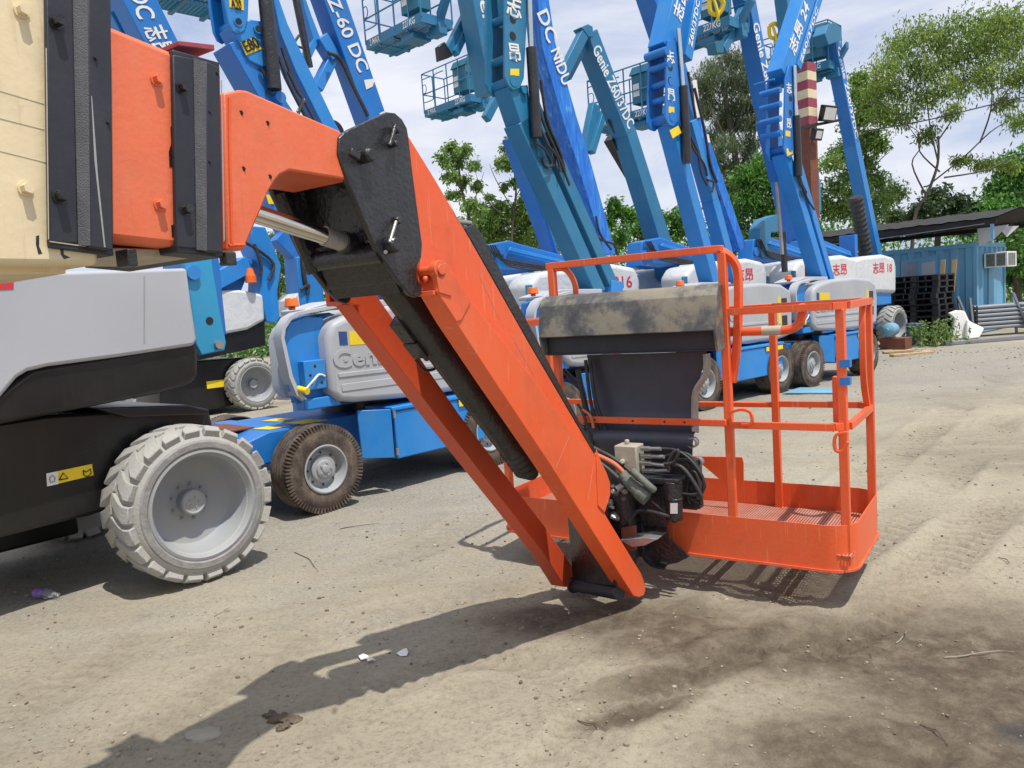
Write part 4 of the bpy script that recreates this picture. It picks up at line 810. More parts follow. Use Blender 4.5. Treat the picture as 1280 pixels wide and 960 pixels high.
def beam(root, pl, a, b, th, w, mat, off=0, name='boom_section', bev=.008):
    mb = MB(); pbeam(mb, pl, a, b, th, w, off); return obj(name, mb, mat, root, bev)
def poly(root, pl, pts, w, mat, off=0, name='boom_section', bev=.008):
    mb = MB(); ppoly(mb, pl, pts, w, off); return obj(name, mb, mat, root, bev)
def rod(root, pl, a, b, r, mat, off=-.1, name='cylinder_rod'):
    mb = MB(); mb.cyl(pl.px(*a, off), pl.px(*b, off), r, n=20); return obj(name, mb, mat, root)
def hose(root, pl, pts, r=.012, off=0.02, mat='hose', name='hose'):
    mb = MB(); mb.tube([pl.px(x, y, off) for x, y in pts], r, 8, 4); return obj(name, mb, mat, root)
def ptext(parent, pl, s, a, b, size, mat='white', off=0.004, width=True, flip=False, yscale=1.0):
    A = pl.px(*a, off); B_ = pl.px(*b, off); return text('lettering', s, A, B_-A, pl.n, size, mat, parent, width=(B_-A).length if width else None, yscale=yscale)
def upright(parent, pl, s, c, size, mat='white', off=.034, up=(0, -10)):
    """single character centred at pixel c, its top pointing along the pixel direction up"""
    A = pl.px(*c, off); U = (pl.px(c[0]+up[0], c[1]+up[1], off)-A).normalized(); X = U.cross(pl.n); 
    o = text('lettering', s, A-X*0, X, pl.n, size, mat, parent, align='CENTER'); return o
# T1, teal, on m1
t = Pl(1.1, 9.2, 46); R = m1
knuckle(R, t, [(633, -60), (631, 0), (631, 96), (635, 106), (642, 113), (650, 110), (655, 98), (660, 0), (662, -60)], 'teal', .26, [(643, 101, .075), (642, 70, .06), (643, 18, .06), (656, 112, .05), (640, -30, .06)])
for y in (24, 45):
    mb = MB(); c = t.px(641, y, .031); mb.cyl(c, c+t.n*.002, .045, n=16); obj('plate_hole', mb, 'chassis', R)
ptext(R, t, '志', (632, 6), (648, 12), .24, off=.034, width=False); ptext(R, t, '昂', (635, 66), (650, 68), .20, off=.034, width=False); stick(R, t, [(638, 86), (649, 86), (649, 95), (638, 94)])
beam(R, t, (752, 367), (655, 150), .19, .24, 'teal', name='riser_arm'); poly(R, t, [(636, 108), (660, 106), (665, 158), (684, 205), (674, 210), (655, 165)], .24, 'teal', .0, 'riser_bracket')
beam(R, t, (773, 367), (697, 195), .16, .20, 'teal', 0, 'riser_arm'); beam(R, t, (697, 198), (668, 125), .15, .18, 'teal', 0, 'riser_arm')
poly(R, t, [(765, 350), (779, 352), (779, 366), (770, 372), (764, 368)], .26, 'blue2', .02, 'riser_foot')
rod(R, t, (661, -20), (664, 64), .028, 'chrome', .06); rod(R, t, (664, 60), (671, 172), .058, 'black', .06, 'lift_cylinder')
hose(R, t, [(682, 165), (690, 185), (694, 205), (682, 208), (679, 195)]); hose(R, t, [(676, 100), (684, 150), (700, 190), (706, 215)], .018)
bo = poly(R, t, [(669, -30), (682, -30), (694, 52), (708, 100), (721, 146), (738, 200), (770, 318), (756, 318), (739, 262), (722, 205), (708, 165), (694, 117), (678, 60)], .22, 'bluewrap', -.35, 'boom_section')
ptext(bo, t, 'DC', (676, 12), (690, 50), .28, off=-.34); ptext(bo, t, 'NIDU', (693, 60), (708, 104), .26, off=-.34)
hose(R, t, [(738, 288), (752, 300), (768, 306), (772, 320)], .014, -.02); hose(R, t, [(745, 270), (750, 292), (764, 312)], .014, -.02)
# T2, blue, on m2
t = Pl(3.0, 11.0, 48); R = m2
knuckle(R, t, [(835, 50), (832, 147), (836, 156), (842, 158), (849, 150), (853, 100), (853, 60), (850, 52)], 'blue', .26, [(841, 146, .08), (834, 63, .07), (837, 80, .06), (839, 102, .06), (839, 122, .06)])
for y in (84, 101):
    mb = MB(); c = t.px(838, y, .031); mb.cyl(c, c+t.n*.002, .05, n=14); obj('plate_hole', mb, 'chassis', R)
ptext(R, t, '志', (833, 72), (843, 73), .18, off=.034, width=False); ptext(R, t, '昂', (834, 119), (844, 121), .18, off=.034, width=False)
stick(R, t, [(836, 133), (843, 134), (843, 142), (836, 141)]); stick(R, t, [(837, 163), (848, 157), (852, 166), (841, 173)])
a1_ = beam(R, t, (837, 60), (856, -25), .28, .26, 'blue2', 0, 'riser_arm'); a2_ = beam(R, t, (861, 72), (878, -25), .17, .2, 'blue2', 0, 'riser_arm')
ptext(a1_, t, '志昂', (847, 24), (855, -8), .24, off=.006, width=False); ptext(a2_, t, 'Z60/37DC', (863, 58), (873, 0), .12, off=.006)
beam(R, t, (844, 152), (896, 352), .18, .24, 'blue2', 0, 'riser_arm'); beam(R, t, (868, 150), (895, 250), .15, .20, 'blue2', 0, 'riser_arm'); beam(R, t, (895, 250), (922, 352), .16, .20, 'blue2', 0, 'riser_arm')
for pts_ in ([(862, 170), (872, 190), (876, 215), (884, 232)], [(858, 165), (868, 188), (880, 205), (884, 220)], [(884, 225), (892, 228), (890, 240)]): hose(R, t, pts_, .016, .04)
rod(R, t, (848, 36), (854, 112), .03, 'chrome', .06); rod(R, t, (854, 108), (859, 204), .062, 'black', .06, 'lift_cylinder')
bo = beam(R, t, (812, -40), (874, 150), .24, .3, 'blue', -.6); beam(R, t, (872, 145), (929, 310), .20, .26, 'bluewrap', -.6)
ptext(bo, t, 'Genie', (824, -10), (842, 42), .20, off=-.595); hose(R, t, [(868, 110), (880, 160), (888, 205), (896, 228)], .02); hose(R, t, [(860, 90), (870, 150), (880, 200), (900, 250)], .02, -.1)
poly(R, t, [(866, 100), (871, 100), (876, 146), (870, 148)], .004, 'white', -.58, 'decal'); stick(R, t, [(882, 168), (886, 168), (888, 178), (884, 178)], 'white', -.58)
# T3, blue, on m3
t = Pl(4.9, 12.6, 48); R = m3
knuckle(R, t, [(982, 98), (980, 187), (984, 196), (989, 198), (994, 188), (997, 90), (992, 80), (986, 82)], 'blue', .26, [(988, 185, .08), (968, 99, .02), (976, 112, .06), (976, 130, .06), (976, 148, .06), (977, 166, .06)])
for y in (123, 141):
    mb = MB(); c = t.px(988, y, .031); mb.cyl(c, c+t.n*.002, .05, n=14); obj('plate_hole', mb, 'chassis', R)
ptext(R, t, '志', (983, 111), (992, 112), .17, off=.034, width=False); ptext(R, t, '昂', (983, 155), (992, 156), .17, off=.034, width=False)
stick(R, t, [(982, 163), (988, 164), (988, 171), (982, 170)]); stick(R, t, [(983, 186), (990, 183), (991, 192), (984, 195)])
bo = beam(R, t, (982, 94), (1020, -25), .30, .26, 'blue2', 0, 'riser_arm'); b2_ = beam(R, t, (999, 84), (1033, -25), .13, .2, 'blue2', 0, 'riser_arm')
ptext(bo, t, '志昂 24', (990, 66), (1009, 6), .26, off=.006); ptext(b2_, t, 'Z60/37DC', (1001, 78), (1022, 10), .10, off=.006)
beam(R, t, (985, 190), (1033, 353), .18, .24, 'blue2', 0, 'riser_arm'); beam(R, t, (1000, 205), (1042, 353), .15, .20, 'blue2', 0, 'riser_arm')
for pts_ in ([(998, 215), (1004, 235), (1010, 250), (1018, 262)], [(994, 210), (1000, 228), (1008, 240)]): hose(R, t, pts_, .016, .03)
rod(R, t, (993, 82), (995, 150), .03, 'chrome', .06); rod(R, t, (995, 145), (998, 220), .062, 'black', .06, 'lift_cylinder')
beam(R, t, (958, 150), (976, 225), .16, .16, 'blue', -.4, 'riser_arm'); rod(R, t, (971, 228), (978, 318), .03, 'steel', -.3); rod(R, t, (978, 290), (981, 340), .05, 'black', -.3, 'lift_cylinder')
hose(R, t, [(1000, 225), (1008, 240), (1004, 246), (1000, 238)], .012)
# T0, blue, on m0
t = Pl(O0.x+.1, O0.y, 44); R = m0
kp_ = knuckle(R, t, [(277, -60), (281, 0), (286, 28), (291, 39), (298, 43), (306, 38), (310, 24), (311, 0), (308, -60)], 'blue2', .24, [(298, 27, .05), (323, 36, .05), (288, -20, .06)])
for (x, y) in ((298, 27), (323, 36)):
    mb = MB(); c = t.px(x, y, .06); mb.cyl(c, c+t.n*.012, .026, n=16); obj('pin_cap', mb, 'chassis', kp_)
poly(R, t, [(288, 32), (300, 30), (314, 24), (326, 26), (334, 36), (331, 60), (337, 82), (328, 84), (312, 76)], .22, 'blue2', .02, 'riser_bracket', .01)
s1 = stick(R, t, [(286, -6), (304, -3), (305, 13), (287, 9)]); s2 = stick(R, t, [(301, 53), (319, 46), (327, 61), (308, 69)], off=.026)
ptext(s1, t, 'A20', (289, 4), (302, 7), .12, 'chassis', .04); ptext(s2, t, 'E80', (305, 60), (322, 53), .13, 'chassis', .032)
beam(R, t, (300, 48), (345, 130), .24, .3, 'blue', 0, 'riser_arm'); beam(R, t, (345, 130), (548, 430), .22, .3, 'blue', 0, 'riser_arm')
poly(R, t, [(336, -30), (346, -10), (360, 30), (420, 155), (560, 400), (548, 410), (405, 160), (370, 90), (350, 40)], .22, 'blue2', .0, 'riser_arm')
rod(R, t, (330, -20), (343, 112), .062, 'black', .07, 'lift_cylinder'); mb = MB(); c = t.px(350, 122, .06); mb.cyl(c-t.n*.3, c+t.n*.02, .05, n=20); obj('pivot_pin', mb, 'blue', R)
hose(R, t, [(360, 90), (372, 115), (378, 125), (372, 145)], .015, .04); rod(R, t, (380, 124), (372, 140), .014, 'steel', .03, 'retainer')
mb = MB(); c = t.px(418, 165, -.02); mb.cyl(c-t.n*.12, c, .11, n=24); obj('pivot_cap', mb, 'chassis', R)
bo = beam(R, t, (409, -30), (472, 150), .27, .22, 'blue', -.45); beam(R, t, (472, 145), (594, 400), (.27, .24), .22, 'blue', -.45)
ptext(bo, t, 'ie  Z-60 DC', (400, -36), (454, 88), .21, off=-.445); stick(bo, t, [(455, 100), (469, 98), (466, 108), (458, 112)], 'white', -.444, 'decal'); stick(bo, t, [(474, 142), (482, 138), (480, 148)], 'white', -.444, 'decal')
poly(R, t, [(376, -20), (390, 20), (401, 48), (384, 84), (391, 96), (381, 92), (378, 76), (392, 48), (380, 10)], .12, 'blue2', -.55, 'link_arm'); beam(R, t, (404, 44), (421, 72), .13, .14, 'blue2', -.5, name='link_arm'); beam(R, t, (417, 74), (399, 110), .10, .12, 'blue2', -.52, name='link_arm')
rod(R, t, (366, -20), (387, 84), .035, 'black', -.5, 'lift_cylinder'); hose(R, t, [(410, 66), (425, 74), (440, 105), (460, 145)], .02, -.44); hose(R, t, [(374, 44), (368, 55), (378, 60)], .012, -.45)
# ------------------------------------------------------------------ hanging baskets (one set of meshes, copied)
def basket_meshes():
    L, Wd, Hh = 1.83, .76, 1.1; out = []
    mb = MB()
    for (x0, x1, y0, y1) in ((0, L, 0, .03), (0, L, Wd-.03, Wd), (0, .03, .03, Wd-.03), (L-.03, L, .03, Wd-.03)): mb.box(((x0+x1)/2, (y0+y1)/2, .09), ((x1-x0)/2, 0, 0), (0, (y1-y0)/2, 0), (0, 0, .09))
    for x in (.45, .9, 1.35): mb.box((x, Wd/2, -.02), (.03, 0, 0), (0, Wd/2-.01, 0), (0, 0, .018))
    for y in (.2, .56): mb.box((L/2, y, -.035), (L/2-.02, 0, 0), (0, .025, 0), (0, 0, .014))
    out.append(('floor_frame', mb, 0))
    mb = MB(); x = .04
    while x < L-.04: mb.box((x, Wd/2, .008), (.006, 0, 0), (0, Wd/2-.03, 0), (0, 0, .004)); x += .034
    y = .05
    while y < Wd-.04: mb.box((L/2, y, .0165), (L/2-.03, 0, 0), (0, .005, 0), (0, 0, .004)); y += .05
    out.append(('floor_grating', mb, 0))
    mb = MB(); r = .016
    lp = [(.0, 0), (L, 0), (L, Wd), (0, Wd)]
    for z in (Hh, .58):
        for i in range(4):
            a, b = lp[i], lp[(i+1) % 4]; mb.cyl((*a, z), (*b, z), r, n=8)
    for (x, y) in ((0, 0), (.48, 0), (1.0, 0), (1.45, 0), (L, 0), (L, Wd), (1.2, Wd), (.6, Wd), (0, Wd), (0, .38)): mb.cyl((x, y, .1), (x, y, Hh), r, n=8)
    out.append(('railing', mb, 0))
    mb = MB(); mb.tube([(.03, -.02, .95), (.35, -.02, .95), (.44, -.02, .88), (.44, -.02, .42), (.38, -.02, .36), (.08, -.02, .36), (.03, -.02, .40)], .013, 8, 3); mb.tube([(.52, -.02, .42), (.52, -.02, .88), (.60, -.02, .96), (.9, -.02, .96)], .013, 8, 3); mb.tube([(.05, -.02, .8), (.14, -.02, .8), (.18, -.02, .7), (.14, -.02, .6), (.05, -.02, .6)], .010, 8, 3); out.append(('gate', mb, 0))
    mb = MB(); mb.box((1.42, .22, .62), (.26, 0, 0), (0, .16, 0), (0, 0, .30)); mb.prism([(1.12, .02, .92), (1.12, .45, .92), (1.16, .45, 1.16), (1.16, .1, 1.1)], (.56, 0, 0)); out.append(('console', mb, .012))
    mb = MB(); mb.box((1.28, .055, .60), (.08, 0, 0), (0, .003, 0), (0, 0, .13)); out.append(('console_notice', mb, 0))
    mb = MB(); mb.box((1.25, .30, -.10), (.20, 0, 0), (0, .22, 0), (0, 0, .055)); mb.box((1.75, .45, -.06), (.16, 0, 0), (0, .10, 0), (0, 0, .10)); mb.prism([(1.86, .38, .12), (2.10, .38, .45), (2.10, .38, .60), (1.82, .38, .25), (1.80, .38, -.15), (1.90, .38, -.18)], (0, .16, 0)); out.append(('mounting_bracket', mb, .01))
    return out
BM = basket_meshes(); _bk = {}
Eh = V((cos(radians(46)), -sin(radians(46)), 0)); Gh = V((sin(radians(46)), cos(radians(46)), 0))
def project(p):
    q = V(p)-CAM; d = q.dot(f_); return 640+FP*q.dot(rt_)/d, 480-FP*q.dot(up_)/d
def hang_basket(root, corner, y=None, left=None, mat='teal', anchor='corner', sign=True):
    if y is None:
        lo, hi = 6.0, 40.0
        for _ in range(40):
            y = (lo+hi)/2; c = D(*corner, y)
            if project(c-Eh*1.83)[0] < left[0]: lo = y
            else: hi = y
    c = D(*corner, y)
    o = c-Eh*1.83 if anchor == 'corner' else c
    e = bpy.data.objects.new('basket', None); link(e, root)
    mt = Matrix(((Eh.x, Gh.x, 0, o.x), (Eh.y, Gh.y, 0, o.y), (0, 0, 1, o.z), (0, 0, 0, 1)))
    e.matrix_local = wm(root).inverted() @ mt
    for nm, mb, bv in BM:
        mm = {'console_notice': 'white', 'floor_grating': 'teal_dark', 'console': 'teal_dark'}.get(nm, mat)
        key = nm+mm
        if key in _bk: k = _bk[key].copy(); C.objects.link(k); k.parent = e
        else: k = obj(nm, mb, mm, e, bv, local=True); _bk[key] = k
    if sign:
        for nm, x, w_, s in (('load_lettering', 1.25, .38, '227KG'), ('load_lettering', .14, .34, '2 MAX')):
            key = nm+str(x)
            if key in _bk: k = _bk[key].copy(); C.objects.link(k); k.parent = e
            else:
                k = text(nm, s, (x, -.003, .09), (1, 0, 0), (0, -1, 0), .17, 'white', None, width=w_); k.parent = e; _bk[key] = k
    return e, y
# ------------------------------------------------------------------ BACK-ROW LIFTS under plastic wrap
GRP_B = 'lifts in the back row with film-wrapped covers'
def back_root(px, y): p = D(px, 400, y); return V((p.x, p.y, 0))
b1loc = back_root(690, 14)
b1 = thing('boom_lift', 'film-wrapped lift in the back row marked 1816, left above the black hood', 'boom lift', b1loc, 50, GRP_B)
PB = root_pl(b1, 50)
mb = MB(); lbox(mb, PB, -1.35, 1.35, -.75, .75, .45, .95); obj('chassis', mb, 'blue', b1, .02)
for x in (-1.05, 1.05):
    put_wheel(b1, 'big', (x, -.95, .485)); put_wheel(b1, 'big', (x, .95, .485), flip=True)
mb = MB(); lbox(mb, PB, -1.2, 1.2, -.9, .9, 1.0, 1.35); obj('turret_body', mb, 'blue2', b1, .03)
def soften(o, lv=2, cre=.0):
    s_ = o.modifiers.new('s', 'SUBSURF'); s_.levels = lv; s_.render_levels = lv
mb = MB(); mb.prism([PB.sz(x, z, .96) for x, z in ((-1.30, 1.22), (-1.34, 1.9), (-1.15, 2.08), (-.3, 2.16), (.7, 2.20), (1.28, 2.12), (1.38, 1.9), (1.34, 1.25), (.5, 1.30), (-.4, 1.32), (-.75, 1.12))], -PB.n*.62); wcv = obj('wrapped_cover', mb, 'wrap', b1, .09, seg=4)
mb = MB(); mb.prism([PB.sz(x, z, -.34) for x, z in ((-1.30, 1.22), (-1.34, 1.9), (-1.15, 2.08), (-.3, 2.16), (.7, 2.20), (1.28, 2.12), (1.38, 1.9), (1.34, 1.25))], -PB.n*.62); obj('wrapped_cover', mb, 'wrap', b1, .09, seg=4)
mb = MB(); mb.prism([PB.sz(x, z, .25) for x, z in ((-1.75, 2.15), (-1.65, 2.60), (-1.1, 2.68), (-.85, 2.62), (.45, 2.36), (.5, 2.22), (-.4, 2.16), (-1.2, 2.1))], -PB.n*.35); fa_ = obj('folded_arm', mb, 'blue', b1, .02)
mb = MB(); mb.prism([PB.sz(x, z, .40) for x, z in ((-1.5, 1.98), (-1.45, 2.10), (-.2, 2.28), (1.1, 2.52), (1.15, 2.40), (0, 2.18), (-1.2, 1.96))], -PB.n*.7)
mb = MB(); mb.prism([PB.sz(x, z, .28) for x, z in ((-1.2, 2.50), (-1.15, 2.56), (.4, 2.26), (.4, 2.22))], PB.n*.05); obj('arm_rib', mb, 'blue2', fa_, .008)
for x, z, r in ((-1.6, 2.35, .09), (-1.3, 2.5, .06), (.4, 2.28, .06)):
    mb = MB(); mb.cyl(PB.sz(x, z, .22), PB.sz(x, z, .29), r, n=18); obj('pivot_pin', mb, 'blue', fa_)
for k_ in range(4):
    mb = MB(); mb.tube([PB.sz(-1.62+.05*k_, 2.6, .30), PB.sz(-1.5+.04*k_, 2.42, .33), PB.sz(-1.2, 2.34-.03*k_, .32), PB.sz(-.6, 2.26-.03*k_, .3), PB.sz(.1, 2.18, .28)], .014, 6); obj('hose', mb, 'hose', b1)
if 0: mb = (-PB.n*.75); obj('folded_arm', mb, 'blue2', b1, .02)
mb = MB(); lbox(mb, PB, .85, 1.0, -.2, .2, 2.1, 2.75); lbox(mb, PB, 1.1, 1.16, -.2, .1, 2.1, 2.7); obj('upright_link', mb, 'blue', b1, .01)
mb = MB(); lbox(mb, PB, -1.4, -.8, .90, .95, 1.0, 1.9); obj('side_panel', mb, 'teal', b1, .02)
b2 = dup(b1, back_root(862, 15.6), 50, 'film-wrapped lift in the back row seen over the middle of the black hood')
b3 = dup(b1, back_root(985, 17.2), 50, 'film-wrapped lift in the back row between the third and fourth raised risers')
b4 = dup(b1, back_root(1040, 18.6), 50, 'film-wrapped lift at the right end of the back row beside the black pallets')
for (r_, s, a, b, sz_) in ((b1, '志昂 1816', -.35, 1.2, .34), (b2, '志昂', 0.2, .85, .32), (b3, '志昂', .2, .85, .32), (b4, '志昂 18', .1, 1.15, .32)):
    pp = root_pl(r_, 50); wc = [c for c in r_.children if c.name.startswith('wrapped_cover')][0]
    text('lettering', s, pp.sz(a, 1.86, .963), pp.d, pp.n, sz_*.85, 'red', wc, width=(b-a)*.95, bold=0.01)
# upright booms standing on the back row
t = Pl(b1.location.x, b1.location.y, 46)
bo = beam(b1, t, (590, -60), (622, 115), .36, .36, 'teal', 0); beam(b1, t, (645, 170), (706, 345), .12, .3, 'blue', 0); ptext(bo, t, 'Genie', (598, -28), (616, 58), .30)
rod(b1, t, (676, 225), (712, 345), .03, 'chrome', .1)
t = Pl(b2.location.x, b2.location.y, 46)
bo = beam(b2, t, (741, 40), (789, 165), .30, .34, 'teal', 0); beam(b2, t, (789, 163), (846, 345), (.30, .38), .34, 'teal', 0); ptext(bo, t, 'Genie Z60/37DC', (744, 58), (789, 158), .34)
poly(b2, t, [(727, 34), (735, 30), (741, 33), (742, 46), (736, 46)], .2, 'teal', .06, 'boom_tip'); beam(b2, t, (733, 40), (704, 98), .18, .12, 'teal', .05, 'jib_link'); beam(b2, t, (737, 48), (711, 98), .12, .1, 'teal', -.1, 'jib_link')
beam(b2, t, (768, 170), (826, 270), .22, .2, 'chassis', -.3, 'cable_carrier')
t5 = Pl(b2.location.x-.5, b2.location.y+2.2, 46)
beam(b2, t5, (746, 130), (734, 190), .2, .16, 'teal', 0, 'jib_link')
beam(b2, t5, (757, 140), (742, 190), .14, .15, 'teal', 0.1, 'jib_link')
# wrapped basket bits hanging at the top centre
t = Pl(b3.location.x, b3.location.y, 46)
bo = beam(b3, t, (933, -40), (965, 130), .30, .36, 'blue', 0); beam(b3, t, (965, 128), (1006, 330), .30, .34, 'blue', 0); ptext(bo, t, 'Genie Z60 D', (944, 28), (964, 122), .36)
beam(b3, t, (985, -20), (1003, 130), .3, .3, 'teal', -.3)
poly(b3, t, [(950, 285), (957, 273), (972, 268), (973, 290), (964, 290), (962, 312), (974, 314), (974, 324), (953, 322), (949, 305)], .25, 'teal', .2, 'link_arm')
poly(b3, t, [(1019, 190), (1026, 230), (1027, 262), (1022, 275), (1014, 262), (1012, 220)], .2, 'teal', .2, 'link_arm')
t = Pl(b4.location.x, b4.location.y, 46)
bo = beam(b4, t, (1046, 46), (1072, 180), .26, .30, 'blue', 0); beam(b4, t, (1072, 178), (1106, 345), .28, .32, 'blue2', 0); ptext(bo, t, 'Genie Z60/37DC', (1048, 58), (1071, 172), .26)
poly(b4, t, [(1031, 42), (1036, 30), (1043, 28), (1051, 34), (1053, 50), (1036, 56)], .3, 'teal', .1, 'boom_tip')
mb = MB(); A = t.px(1069, 246, .15); B_ = t.px(1082, 318, .15); dd = (B_-A); mb.lathe(A, dd, [(0, 0)]+[(.15+(.03 if k_ % 2 else 0), dd.length*k_/24) for k_ in range(25)]+[(0, dd.length)], 16); obj('ribbed_sleeve', mb, 'hose', b4)
# baskets
hang_basket(b1, (527, 27), left=(458, 68)); 
t = Pl(*(D(560, 60, 13.2)).xy, 46); beam(b1, t, (562, 66), (600, -10), .16, .12, 'teal', 0, 'jib_link'); beam(b1, t, (571, 66), (608, -10), .12, .12, 'teal', .05, 'jib_link'); poly(b1, t, [(548, 58), (556, 52), (566, 68), (562, 72), (550, 76)], .1, 'chassis', .02, 'jib_bracket')
hang_basket(b2, (588, 126), left=(531, 153))
t = Pl(*(D(610, 140, 16.5)).xy, 46); beam(b2, t, (610, 148), (640, 90), .18, .14, 'teal', 0, 'jib_link')
hang_basket(b3, (822, 141), y=16.5); hang_basket(b3, (912, 31), y=15.5); hang_basket(b4, (1036, 84), y=19.0)
t = Pl(*(D(905, 50, 15.5)).xy, 46); beam(b3, t, (907, 62), (933, 10), .16, .14, 'teal', 0, 'jib_link'); poly(b3, t, [(894, 52), (905, 50), (905, 66), (896, 66)], .2, 'teal_dark', 0, 'jib_bracket')
hang_basket(m0, (188, 9), y=9.0, anchor='left', sign=False)
# bags and straps left in the baskets
for (px, py, y, rt) in ((604, 70, 16.3, b2), (895, 6, 15.3, b3), (968, 38, 18.6, b4)):
    mb = MB(); c = D(px, py, y); mb.tube([c+V((-.12, 0, .1)), c+V((0, -.05, .14)), c+V((.14, 0, .02)), c+V((.05, .03, -.16)), c+V((-.10, .02, -.12)), c+V((-.12, 0, .1))], .045, 8, 4); mb.tube([c+V((-.05, -.04, .1)), c+V((.02, -.05, -.2)), c+V((0, 0, -.3))], .03, 8, 4); tag(obj('safety_harness', mb, 'yellow', None), {604: 'yellow harness hung in the hanging basket left of the teal riser', 895: 'yellow harness in the basket at the top edge, above the second riser', 968: 'yellow harness in the basket behind the rightmost raised riser'}[px], 'harness')
# ------------------------------------------------------------------ BIG ROUGH-TERRAIN LIFT at the left edge
cA = G(267, 727); PA = Pl(cA.x, cA.y, 40)
ma = thing('boom_lift', 'big lift at the left edge with black chassis, pale grey cover and chunky grey tyre', 'boom lift', PA.sz(-1.2, 0, -1.1), 40)
RA = Pl(ma.location.x, ma.location.y, 40)
for (x, y, fl) in ((1.2, -.92, False), (-1.4, -.92, False), (1.2, .92, True), (-1.4, .92, True)): put_wheel(ma, 'big', (x, y, .487), flip=fl, steer=radians(-1) if not fl and x > 0 else 0)
mb = MB(); ppoly(mb, PA, [(-90, 535), (0, 528), (60, 519), (240, 508), (262, 512), (240, 600), (128, 640), (0, 673), (-90, 696)], 1.45, -.42); cha = obj('chassis', mb, 'chassis', ma, .02)
mb = MB(); RB = Pl(ma.location.x, ma.location.y, 40); lbox(mb, RB, -2.4, 1.0, -.75, -.35, .16, .75); obj('belly_tray', mb, 'chassis', ma, .02)
mb = MB(); ppoly(mb, PA, [(190, 520), (262, 512), (268, 540), (262, 600), (225, 640), (190, 640)], .9, -.60); obj('axle', mb, 'chassis', ma, .02)
lb = stick(cha, PA, [(58, 592), (115, 580), (117, 594), (59, 608)], 'yellow', -.417, 'warning_label'); stick(lb, PA, [(58, 592), (72, 589), (73, 605), (59, 608)], 'white', -.415, 'label_panel')
for pts in ([(74, 600), (79, 591), (85, 598)], ): 
    mb = MB(); q = [PA.px(x, y, -.413) for x, y in pts]; mb.tube(q+[q[0]], .0035, 6, 0); obj('label_symbol', mb, 'chassis', lb)
mb = MB(); q = [PA.px(x, y, -.413) for x, y in ((104, 588), (108, 590), (113, 586), (114, 592), (109, 596), (105, 594))]; mb.tube(q+[q[0]], .003, 6, 0); obj('label_symbol', mb, 'chassis', lb)
mb = MB(); q = [PA.px(x, y, -.413) for x, y in ((62, 598), (65, 594), (69, 597), (68, 602), (63, 603))]; mb.tube(q+[q[0]], .003, 6, 0); obj('label_symbol', mb, 'galv', lb)
for (x, y) in ((98, 597),):
    pass
mb = MB(); ppoly(mb, PA, [(-120, 345), (234, 335), (240, 380), (247, 425), (243, 432), (150, 446), (60, 458), (35, 464), (22, 472), (0, 498), (-60, 560), (-120, 600)], 1.5, -.18); obj('turret_cover', mb, 'silver_light', ma, .035, seg=3)
mb = MB(); ppoly(mb, PA, [(180, 345), (181.2, 345), (181.2, 428), (180, 429)], .004, -.177); obj('cover_seam', mb, 'greymetal', ma)
mb = MB(); ppoly(mb, PA, [(-120, 470), (-60, 500), (0, 490), (40, 460), (245, 425), (249, 440), (249, 472), (236, 482), (200, 492), (0, 531), (-120, 560)], 1.45, -.21); obj('turret_skirt', mb, 'chassis', ma, .03)
mb = MB(); ppoly(mb, PA, [(120, 510), (235, 506), (262, 512), (262, 518), (160, 522)], 1.2, -.3); obj('deck_plate', mb, 'chassis', ma, .01)
mb = MB(); ppoly(mb, PA, [(-5, 352), (17, 352), (17, 361), (-5, 362)], .003, -.176); obj('red_sticker', mb, 'red', ma)
t = Pl(cA.x-.62, cA.y+.35, 40)
rp_ = poly(ma, t, [(222, 250), (258, 250), (266, 333), (275, 390), (283, 428), (281, 438), (252, 444), (245, 430), (236, 360), (225, 300)], .05, 'teal_light', 0, 'lift_bracket'); poly(ma, t, [(222, 250), (258, 250), (266, 333), (275, 390), (283, 428), (281, 438), (252, 444), (245, 430), (236, 360), (225, 300)], .05, 'teal_light', -.5, 'lift_bracket')
mb = MB(); c = t.px(262, 401, .001); mb.cyl(c, c+t.n*.002, .028, n=20); obj('plate_hole', mb, 'chassis', rp_)
mb = MB(); c = t.px(272, 431, .0); mb.cyl(c, c+t.n*.03, .03, n=20); obj('pin_cap', mb, 'steel', rp_); mb = MB(); c = t.px(240, 341, .0); mb.cyl(c-t.n*.1, c+t.n*.03, .05, n=20); obj('pin_boss', mb, 'blue2', rp_)
# its raised booms (top left corner)
t = Pl(cA.x-1.2, cA.y+.9, 42)
bo = beam(ma, t, (163, -25), (222, 92), .27, .2, 'blue', 0); beam(ma, t, (120, -50), (190, 80), .22, .2, 'blue2', -.25)
ptext(bo, t, 'DC', (169, -14), (182, 22), .2); ptext(bo, t, '志昂', (189, 32), (205, 68), .2)
beam(ma, t, (221, 90), (252, 275), .25, .2, 'blue', 0, 'boom_section'); beam(ma, t, (189, 78), (240, 270), .2, .2, 'blue2', -.25, 'boom_section'); beam(ma, t, (246, 262), (262, 420), .3, .4, 'blue', -.1, 'boom_foot')
